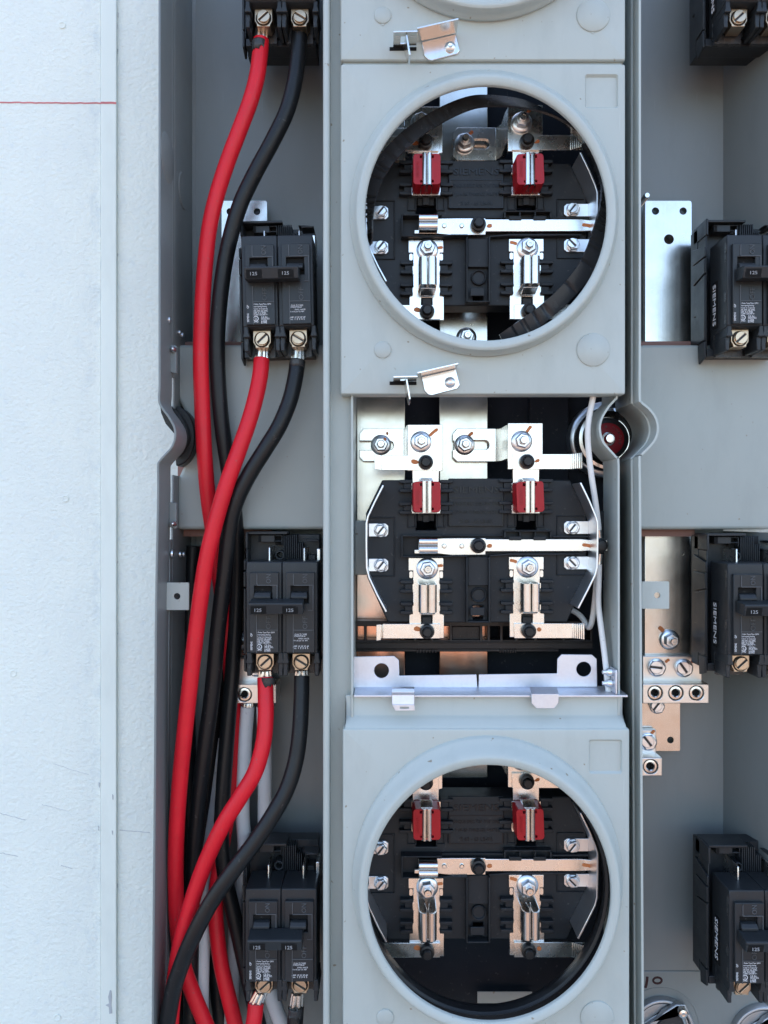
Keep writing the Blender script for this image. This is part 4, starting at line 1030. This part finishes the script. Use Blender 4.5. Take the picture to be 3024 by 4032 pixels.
# ---------------------------------------------------------------- circuit breakers
def build_breaker():
    yF = 0.012
    root = empty("circuit_breaker", (X(1110, yF), 0.05, Z(2660, yF)), "x", "circuit breaker", "two pole circuit breakers")
    # body in profile (y, v) extruded across each pole
    def zz(v): return Z(v, yF)
    for p, (ua, ub) in enumerate(((968, 1108), (1110, 1250))):
        xa, xb = X(ua, yF), X(ub, yF)
        prof = [(yF + 0.0022, zz(2213)), (yF + 0.0016, zz(2250)), (yF + 0.0016, zz(2572)), (yF + 0.004, zz(2579)), (yF + 0.0245, zz(2582)), (yF + 0.0245, zz(2640)), (yF + 0.031, zz(2640)), (yF + 0.031, zz(2213))]
        bd = MB().extx(prof, xa, xb).build("pole_body", M['breaker'], root, 0.0007)
        u0, u1 = (982, 1096) if p == 0 else (1126, 1238)
        us = (1000, 1071) if p == 0 else (1144, 1215)
        fp = MB().pr([(u0, 2254), (u1, 2254), (u1, 2571), (u0, 2571)], yF - 0.0014, yF + 0.0018, [rect(us[0], 2308, us[1], 2376)]).build("face_panel", M['breaker'], root, 0.0005)
        MB().box(us[0], 2308, us[1], 2376, yF + 0.0013, yF + 0.0018).build("handle_well", M['void'], fp)
        # raised edges of the escutcheon
        mb = MB(); ye = yF - 0.0014
        for a in (rect(u0 + 30, 2303, u1 - 4, 2306), rect(u1 - 7, 2306, u1 - 4, 2404), rect(u0 + 28, 2216 + 44, u0 + 31, 2303), rect(u1 - 26, 2402, u1 - 4, 2405), rect(u0 + 30, 2480, u1 - 2, 2483), rect(u0 + 27, 2420, u0 + 30, 2571)): mb.pr(a, ye - 0.0005, ye + 0.0002)
        cu = us[0] + 57
        add_text(mb, "ON", cu, 2279, ye, 19, 36, rot=math.radians(90), depth=0.0005)
        add_text(mb, "OFF", cu, 2452, ye, 19, 50, rot=math.radians(90), depth=0.0005)
        mb.build("molded_relief", M['relief'], fp)
        # handle
        x0, x1 = X(us[0] + 3, yF), X(us[1] - 3, yF)
        MB().extx([(yF + 0.001, zz(2329)), (yF - 0.0025, zz(2333)), (yF - 0.0045, zz(2344)), (yF - 0.0045, zz(2356)), (yF + 0.001, zz(2356))], x0, x1).build("handle", M['breaker'], root, 0.0006)
        # label print
        mb = MB(); yl = yF - 0.0014
        if p == 0:
            L = [("2 Poles Type/Tipo QPH", 2491, 70), ("Interrupting Rating", 2500, 54), ("Power in Capacity", 2509, 58), ("RMS SYM. 22k AMPS.", 2517, 58), ("AMP. 75 C WIRE", 2525, 50), ("22,000 120/240 V~", 2532, 58), ("C.B. Enc.", 2541, 26), ("ISSUE NO.", 2548, 34), ("L-6328", 2556, 22), ("E1993", 2563, 22)]
            for s_, v_, w_ in L:
                u_ = 1011 if w_ > 40 else 1042
                add_text(mb, s_, u_, v_, yl, 7.2, w_, depth=0.00008, align='LEFT')
            mb.lathe(1021, 2547, yl, [(10.5, yl), (10.5, yl - 0.0001), (8.3, yl - 0.0001), (8.3, yl)], 24)
            add_text(mb, "UL", 1021, 2547, yl, 9, 9, depth=0.00008, rot=0.3)
            add_text(mb, "LISTED", 1021, 2560, yl, 5, 20, depth=0.00008)
            add_text(mb, "SIEMENS", 990, 2543, yl, 8, 34, rot=math.radians(90), depth=0.00008); add_text(mb, "GP", 990, 2500, yl, 8, 13, rot=math.radians(90), depth=0.00008)
        else:
            for s_, v_, w_, u_ in (("CU-AL 75 C WIRE", 2498, 48, 1184), ("CONDUCTORS #3", 2505, 44, 1180), ("SWD, HACR", 2515, 42, 1196), ("50 in-lb per UL 489", 2523, 58, 1182), ("AMP 1P 2P 3P 4P", 2545, 64, 1184), ("no. 1 2 3 4 5", 2552, 58, 1184)):
                add_text(mb, s_, u_, v_, yl, 6.4, w_, depth=0.00008)
        mb.build("label_print", M['print'], fp)
        # terminal: wings, lug collar, screw
        uc = 1043 if p == 0 else 1186
        mb = MB()
        for sg in (-1, 1):
            uo = uc + sg * 62
            mb.pr([(uo - 9, 2596), (uo + 9, 2596), (uo + 10, 2628), (uo + 8, 2636), (uo + 8, 2662), (uo - 8, 2662), (uo - 9, 2636)], yF + 0.0045, yF + 0.024)
            mb.pr([(uo - 9, 2570), (uo + 9, 2570), (uo + 9, 2592), (uo + 13, 2606), (uo + 13, 2613), (uo - 13, 2613), (uo - 13, 2606), (uo - 9, 2592)], yF + 0.0018, yF + 0.024)
        mb.build("terminal_wing", M['breaker'], root, 0.0006)
        MB().box(uc - 52, 2584, uc + 52, 2650, yF + 0.0215, yF + 0.0255).build("terminal_back", M['goo'], root)
        yc = yF + 0.0085
        lg = MB().pr([(uc - 36, 2570), (uc + 36, 2570), (uc + 36, 2618), (uc + 27, 2632), (uc + 27, 2640), (uc - 27, 2640), (uc - 27, 2632), (uc - 36, 2618)], yc, yc + 0.012, [circ(uc, 2607, 29, 28)]).build("lug", M['brass'], root, 0.0005)
        MB().lathe(uc, 2607, yc, [(29, yc + 0.002), (0, yc + 0.002)], 28).build("lug_bore", M['goo'], lg)
        slot_screw(lg, uc, 2607, yc + 0.0012, 25, (-0.75 if p == 0 else 0.55), 0.0034, 'brass', 0.15)
    # handle tie bar with rating windows
    yt = yF - 0.0155
    def zz(v): return Z(v, yF)
    z0, z1 = Z(2412, yF), Z(2359, yF)
    x0, x1 = X(992, yF), X(1200, yF)
    dzv = 0.0
    tb = MB().extx([(yF - 0.0022, zz(2355)), (yt + 0.0008, z1 - 0.0008), (yt, z1 - 0.0017), (yt + 0.0022, z0 + 0.0004), (yF - 0.0022, z0 + 0.0012)], x0, x1).build("tie_bar", M['breaker'], root, 0.0005)
    mb = MB(); mbw = MB()
    for ua in (1030, 1152):
        zc = (z0 + z1) / 2 - 0.0011; uu = ua
        xw0, xw1 = X(ua - 30, yF), X(ua + 30, yF)
        mbw.prism3([Vector((xw0, yt + 0.0002, zc + 0.0026)), Vector((xw1, yt + 0.0002, zc + 0.0026)), Vector((xw1, yt + 0.0017, zc - 0.0026)), Vector((xw0, yt + 0.0017, zc - 0.0026))],
                   [Vector((xw0, yt + 0.002, zc + 0.0026)), Vector((xw1, yt + 0.002, zc + 0.0026)), Vector((xw1, yt + 0.003, zc - 0.0026)), Vector((xw0, yt + 0.003, zc - 0.0026))])
        xcc = X(ua, yF); add_text(mb, "125", U0 + xcc / k_(yt), V0 - zc / k_(yt), yt + 0.0007, 13, 27, depth=0.0005)
    mbw.build("rating_window", M['void'], tb); mb.build("rating_print", M['dimprint'], tb)
    # mounting base behind the poles
    xs = X(968, yF); xL = X(966, 0.0375)
    def q(y): return 0.0375 + (y - 0.046) * 0.82
    class BMB(MB):
        def box(self, u0, v0, u1, v1, y0, y1):
            y0, y1 = q(y0), q(y1)
            if u0 < 980: u0 = U0 + (xL + (u0 - 966) * S) / k_(y0)
            return MB.box(self, u0, v0, u1, v1, y0, y1)
    mb = BMB()
    mb.box(966, 2104, 1258, 2614, 0.066, 0.082)
    mb.box(966, 2096, 975, 2160, 0.046, 0.075); mb.box(968, 2160, 975, 2606, 0.048, 0.075)
    mb.box(975, 2094, 1132, 2104, 0.050, 0.072)
    mb.box(972, 2606, 1250, 2636, 0.048, 0.066)
    mb.box(1016, 2107, 1082, 2135, 0.054, 0.067); mb.box(1082, 2107, 1112, 2112, 0.054, 0.067); mb.box(1082, 2128, 1112, 2133, 0.054, 0.067); mb.box(1108, 2107, 1113, 2146, 0.054, 0.067)
    for i in range(7): mb.box(1116 + i * 8, 2106, 1121 + i * 8, 2240, 0.053, 0.067)
    for i in range(3): mb.box(1172 + i * 8, 2137, 1177 + i * 8, 2240, 0.053, 0.067)
    mb.lathe(1102, 2186, q(0.054), [(19, q(0.066)), (19, q(0.053)), (12, q(0.053)), (11, q(0.062)), (0, q(0.062))], 24)
    mb.box(1206, 2126, 1256, 2132, 0.046, 0.062); mb.pr([(1194, 2122), (1222, 2122), (1256, 2126), (1256, 2132)], q(0.046), q(0.06))
    mb.box(1214, 2184, 1242, 2240, 0.052, 0.067)
    bs = mb.build("mounting_base", M['breaker'], root, 0.0005)
    mb = BMB(); mb.box(1084, 2113, 1107, 2127, 0.0595, 0.0605); mb.box(1084, 2134, 1107, 2146, 0.0595, 0.0605); mb.box(1018, 2107, 1028, 2135, 0.0535, 0.056); mb.build("base_window", M['void'], bs)
    # bus stabs
    for ua, ub, va in ((1056, 1065, 2154), (1194, 1203, 2156)):
        MB().box(ua, va, ub, 2330, 0.030, 0.054).build("stab", M['tin'], root, 0.0008)
    MB().box(1247, 2160, 1262, 2262, 0.038, 0.054).build("stab", M['tin'], root, 0.0006)
    # outer side skins (what the right-hand breakers show on their left)
    mb = MB()
    def sidepoly(yv, dx0, dx1):
        a = [Vector((xL + dx0 * 0.6, q(y), zz(v))) for y, v in yv]; b_ = [Vector((xL + 0.0004, q(y), zz(v))) for y, v in yv]; mb.prism3(a, b_)
    sidepoly([(0.046, 2262), (0.072, 2262), (0.072, 2345), (0.046, 2325)], -0.0024, 0.0)
    sidepoly([(0.046, 2331), (0.070, 2352), (0.072, 2480), (0.066, 2480), (0.064, 2600), (0.047, 2600), (0.046, 2470)], -0.0022, 0.0)
    sidepoly([(0.047, 2606), (0.062, 2612), (0.060, 2690), (0.047, 2672)], -0.002, 0.0)
    sidepoly([(0.0455, 2216), (0.074, 2190), (0.074, 2256), (0.0455, 2256)], -0.0020, 0.0)
    mb.build("side_skin", M['breaker'], root, 0.0004)
    mb = MB(); mb.prism3([Vector((xs - 0.0004, y, zz(v))) for y, v in ((0.0288, 2370), (0.0372, 2370), (0.0372, 2560), (0.0288, 2560))], [Vector((xs + 0.0004, y, zz(v))) for y, v in ((0.0288, 2370), (0.0372, 2370), (0.0372, 2560), (0.0288, 2560))])
    nb = mb.build("name_strip", M['void'], root)
    vs, fs = text_mesh("SIEMENS", 0.5); a0 = min(p.x for p in vs); a1 = max(p.x for p in vs); b0 = min(p.y for p in vs); b1 = max(p.y for p in vs)
    Lz = (zz(2380) - zz(2548)); hy = 0.0046; out = []
    for p in vs:
        out.append(Vector((xs - 0.0004 - (p.z + 0.5) * 0.0002, 0.0364 - (p.y - b0) / (b1 - b0) * hy, zz(2380) - (p.x - a0) / (a1 - a0) * Lz)))
    MB().add(out, fs).build("name_print", M['print'], nb)
    mb = MB()
    for (y, v, ry, rv) in ((0.016, 2262, 0.0016, 24), (0.0165, 2300, 0.001, 22), (0.0165, 2456, 0.0016, 22), (0.0165, 2545, 0.001, 22)):
        pts = [(y + ry * math.cos(2 * math.pi * i / 14), v + rv * math.sin(2 * math.pi * i / 14)) for i in range(14)]
        mb.prism3([Vector((xs - 0.0002, a, zz(b_))) for a, b_ in pts], [Vector((xs + 0.0002, a, zz(b_))) for a, b_ in pts])
    mb.build("side_pocket", M['goo'], root)
    return root
br0 = build_breaker()
XO = X(2867, 0.012) - X(968, 0.012)
brk = []
spots = [("L1", (-0.001, 0, PITCH * 2), 0.0, "two pole breaker cut by the photo's top edge, left of the meter covers"),
         ("L2", (-0.0019, 0, PITCH + 0.0006), -1.2, "two pole breaker left of the upper round cover, slightly tilted"),
         ("L3", (0, 0, 0), 0.0, "two pole breaker left of the open meter socket"),
         ("L4", (-0.0007, 0, -PITCH - 0.0008), 0.0, "two pole breaker left of the lowest round cover, behind a crossing black cable"),
         ("R1", (XO - 0.001, 0, PITCH * 2), 0.0, "two pole breaker in the photo's top right corner"),
         ("R2", (XO, 0, PITCH + 0.001), 0.0, "two pole breaker overlapping the top edge of the right cross panel"),
         ("R3", (XO + 0.0005, 0, -0.0012), 0.0, "two pole breaker right of the three screw lug bar"),
         ("R4", (XO + 0.0015, 0, -PITCH - 0.002), 0.0, "two pole breaker in the lower right corner above the conduit fittings")]
for k, off, rot, lab in spots:
    o = br0 if k == "L3" else copy_tree(br0)
    brk.append((o, off, rot, lab))
base_loc = br0.location.copy()
for o, off, rot, lab in brk:
    o.location = base_loc + Vector(off); o.rotation_euler = (0, math.radians(rot), 0); o["label"] = lab

# ---------------------------------------------------------------- power cables
RC = 0.0056
CB = "power cables in the left trough"
def power(pts, mat, label, strands=None, r=RC, goo=None, nst=7):
    root = empty("power_cable", at(*pts[-1]), label, "cable", CB)
    MB().tube([at(u, v, y) for u, v, y in pts], r, 22, 9).build("jacket", M[mat], root, smooth=60)
    if strands:
        c = Vector(at(*pts[0])); top = Vector(at(*strands)); d = (top - c)
        mb = MB()
        for i in range(nst):
            a = 2 * math.pi * i / (nst - 1) if i else 0; rr_ = r * 0.62 if i else 0
            off = Vector((math.cos(a) * rr_, math.sin(a) * rr_, 0))
            mb.tube([c - d.normalized() * 0.002 + off, c + d * 0.5 + off * 0.95, top + off * 0.85], r * 0.29, 8, 2)
        mb.build("strands", M['tin'], root)
    if goo:
        for g_ in goo: 
            mb = MB(); nn = 14; u, v, y, a, h = g_; vs = []; fs = []
            rn = random.Random(int(u))
            cc = at(u, v, y); K = 5
            for k2 in range(K + 1):
                t = k2 / K
                for i in range(nn):
                    th = math.radians(-160 + 140 * i / (nn - 1)); edge = (h * S * (0.6 + 0.5 * rn.random()) if k2 == K else h * S * t * 0.6)
                    vs.append(Vector((cc.x + math.cos(th) * (r + 0.0004) * a, cc.y + math.sin(th) * (r + 0.0005), cc.z - edge)))
            for k2 in range(K):
                for i in range(nn - 1): fs.append((k2 * nn + i, k2 * nn + i + 1, (k2 + 1) * nn + i + 1, (k2 + 1) * nn + i))
            o = mb.add(vs, fs).build("sealant", M['goo'], root); s_ = o.modifiers.new("thick", 'SOLIDIFY'); s_.thickness = 0.0006
    return root
power([(1028, 158, 0.030), (1024, 210, 0.029), (1012, 300, 0.027), (985, 400, 0.026), (940, 520, 0.026), (893, 645, 0.027), (852, 775, 0.028), (824, 900, 0.029), (808, 1040, 0.030), (797, 1200, 0.031), (791, 1400, 0.032), (796, 1600, 0.034), (806, 1800, 0.036), (820, 1960, 0.040), (842, 2120, 0.046), (880, 2400, 0.058), (918, 2780, 0.066), (908, 3100, 0.066), (868, 3380, 0.060), (848, 3560, 0.056), (868, 3780, 0.052), (918, 4000, 0.050), (940, 4100, 0.050)], 'cred',
      "red cable dropping from the topmost left breaker", (1030, 110, 0.030), goo=[(1022, 166, 0.029, 0.9, 46)])
power([(1178, 140, 0.030), (1174, 210, 0.029), (1160, 320, 0.027), (1128, 440, 0.026), (1070, 560, 0.026), (1005, 680, 0.027), (948, 800, 0.028), (908, 930, 0.030), (880, 1070, 0.032), (860, 1250, 0.034), (856, 1420, 0.036), (868, 1620, 0.038), (890, 1790, 0.041), (912, 1930, 0.045), (930, 2090, 0.052), (932, 2300, 0.058), (918, 2600, 0.058), (898, 2850, 0.056), (880, 3100, 0.054), (872, 3300, 0.053), (888, 3460, 0.052), (925, 3620, 0.052), (965, 3800, 0.054), (1010, 4000, 0.058), (1040, 4120, 0.058)], 'cblk',
      "black cable dropping from the topmost left breaker", (1180, 110, 0.030))
power([(1030, 1415, 0.030), (1024, 1480, 0.0275), (1008, 1560, 0.025), (980, 1660, 0.022), (940, 1775, 0.020), (893, 1905, 0.018), (850, 2050, 0.017), (812, 2210, 0.017), (785, 2390, 0.018), (760, 2590, 0.019), (733, 2830, 0.021), (708, 3080, 0.024), (694, 3300, 0.027), (692, 3500, 0.031), (700, 3660, 0.036), (722, 3800, 0.040), (765, 3925, 0.042), (830, 4080, 0.042)], 'cred',
      "red cable dropping from the tilted second left breaker", (1032, 1372, 0.030))
power([(1172, 1420, 0.030), (1162, 1490, 0.028), (1140, 1580, 0.026), (1098, 1680, 0.024), (1040, 1775, 0.023), (980, 1872, 0.023), (928, 1980, 0.024), (902, 2090, 0.026), (882, 2280, 0.029), (858, 2480, 0.032), (836, 2720, 0.035), (802, 2980, 0.038), (775, 3230, 0.042), (758, 3500, 0.046), (752, 3800, 0.05), (750, 4100, 0.05)], 'cblk',
      "black cable dropping from the tilted second left breaker", (1174, 1375, 0.030), goo=[(1170, 1418, 0.0295, 0.9, 36)])
power([(1044, 2668, 0.030), (1046, 2740, 0.0265), (1046, 2830, 0.0225), (1036, 2930, 0.019), (1004, 3040, 0.016), (948, 3135, 0.014), (888, 3230, 0.013), (838, 3330, 0.013), (792, 3440, 0.0135), (752, 3560, 0.014), (718, 3680, 0.0145), (696, 3800, 0.016), (680, 3930, 0.018), (668, 4090, 0.02)], 'cred',
      "red cable dropping from the breaker beside the open socket", (1044, 2642, 0.030), goo=[(1056, 2664, 0.0285, 0.9, 36)])
power([(1188, 2662, 0.030), (1186, 2760, 0.026), (1180, 2880, 0.021), (1163, 3000, 0.017), (1128, 3110, 0.013), (1070, 3215, 0.009), (1000, 3320, 0.006), (915, 3432, 0.0035), (830, 3555, 0.003), (762, 3685, 0.003), (714, 3800, 0.005), (680, 3910, 0.007), (650, 4080, 0.010)], 'cblk',
      "black cable crossing in front of the reds from the breaker beside the open socket", (1188, 2640, 0.030))
power([(1008, 3950, 0.030), (1000, 4020, 0.027), (982, 4110, 0.025)], 'cred', "red cable stub under the lowest left breaker", (1030, 3905, 0.030))
power([(1166, 3965, 0.030), (1162, 4030, 0.028), (1158, 4110, 0.026)], 'cblk', "black cable stub under the lowest left breaker", (1172, 3910, 0.030), goo=[(1164, 3962, 0.029, 0.9, 40)])
power([(975, 2782, 0.066), (966, 2900, 0.066), (958, 3060, 0.066), (955, 3200, 0.066), (962, 3330, 0.066), (955, 3460, 0.070), (930, 3600, 0.074), (905, 4100, 0.074)], 'cwht', "pale grey cable running down from the left lug block", (975, 2768, 0.066), r=0.0052, nst=9)
power([(1035, 2780, 0.070), (1043, 2960, 0.070), (1042, 3120, 0.070), (1042, 3300, 0.070), (1046, 3500, 0.074), (1050, 4100, 0.074)], 'cwht', "pale grey cable behind the bend of the red and black pair", r=0.0052)
power([(866, 2900, 0.076), (845, 3120, 0.074), (822, 3350, 0.070), (808, 3560, 0.064), (795, 3800, 0.058), (790, 4100, 0.056)], 'cwht', "pale grey cable deep behind the crossing red and black cables", r=0.0056)
power([(1062, 3900, 0.06), (1090, 3980, 0.056), (1120, 4060, 0.052), (1140, 4120, 0.05)], 'cwht', "short pale grey cable slanting under the lowest left breaker", r=0.0056)
power([(668, 2560, 0.076), (690, 2800, 0.076), (680, 3100, 0.074), (672, 3400, 0.07), (680, 3700, 0.066), (700, 4100, 0.064)], 'cblk', "black cable deep in the trough against its left wall")
power([(915, 2110, 0.074), (885, 2500, 0.074), (842, 2900, 0.074), (800, 3300, 0.072), (770, 3700, 0.07), (780, 4100, 0.068)], 'cblk', "black cable deep in the trough behind the paired cables")

power([(760, 2150, 0.080), (740, 2600, 0.080), (742, 3000, 0.079), (735, 3400, 0.078), (728, 3800, 0.077), (740, 4110, 0.076)], 'cblk', "black cable added to darken the deep trough, seen left of the long red cable's foot")  # extra cable added to darken the deep recess
power([(950, 2400, 0.080), (900, 2800, 0.081), (862, 3200, 0.081), (838, 3560, 0.08), (850, 3850, 0.078), (880, 4110, 0.076)], 'cblk', "deepest black cable, added to darken the recess between the pale grey cables")  # second added cable, there to darken the gaps further back
# ---------------------------------------------------------------- conduit fittings at the lower right
def fitting(u, v, lab):
    y = YBK - 0.0012
    root = empty("conduit_fitting", at(u, v, y), lab, "conduit fitting", "conduit fittings")
    MB().lathe(u, v, y, [(128, y), (128, y - 0.003), (122, y - 0.005), (114, y - 0.0052), (110, y - 0.004), (110, y)], 56).build("lock_ring", M['dullalu'], root, 0.0004)
    MB().lathe(u, v, y, [(108, y - 0.001), (106, y - 0.0035), (0, y - 0.004)], 56).build("hub_plate", M['dullalu'], root)
    MB().pr([(u - 95, v + 75), (u + 10, v - 60), (u + 62, v - 92), (u + 96, v - 92), (u + 112, v - 62), (u + 112, v - 48), (u + 70, v - 52), (u + 30, v - 52), (u - 10, v - 30), (u - 28, v - 20), (u - 70, v + 10), (u - 95, v + 75)][:-1], y - 0.009, y - 0.004).build("clamp", M['dullalu'], root, 0.001)
    MB().pr(smooth2([(u - 60, v + 30), (u - 20, v - 8), (u + 30, v - 40), (u + 90, v - 35), (u + 100, v + 90), (u - 60, v + 90)], 3), y - 0.006, y - 0.004).build("bore", M['goo'], root)
    sc = MB().lathe(u + 80, v - 68, y - 0.009, [(20, y - 0.009), (20, y - 0.012), (16, y - 0.0135), (8, y - 0.014), (0, y - 0.0136)], 22).build("screw", M['steel'], root)
    MB().tube([at(u + 82, v - 58, y - 0.010), at(u + 98, v - 10, y - 0.006)], 8 * S, 10, 1).build("screw_shank", M['steel'], sc)
fitting(2602, 4048, "cast conduit fitting under the handwritten ten, beside the frame")
fitting(3000, 4075, "cast conduit fitting below the lowest right breaker, cut by the corner")
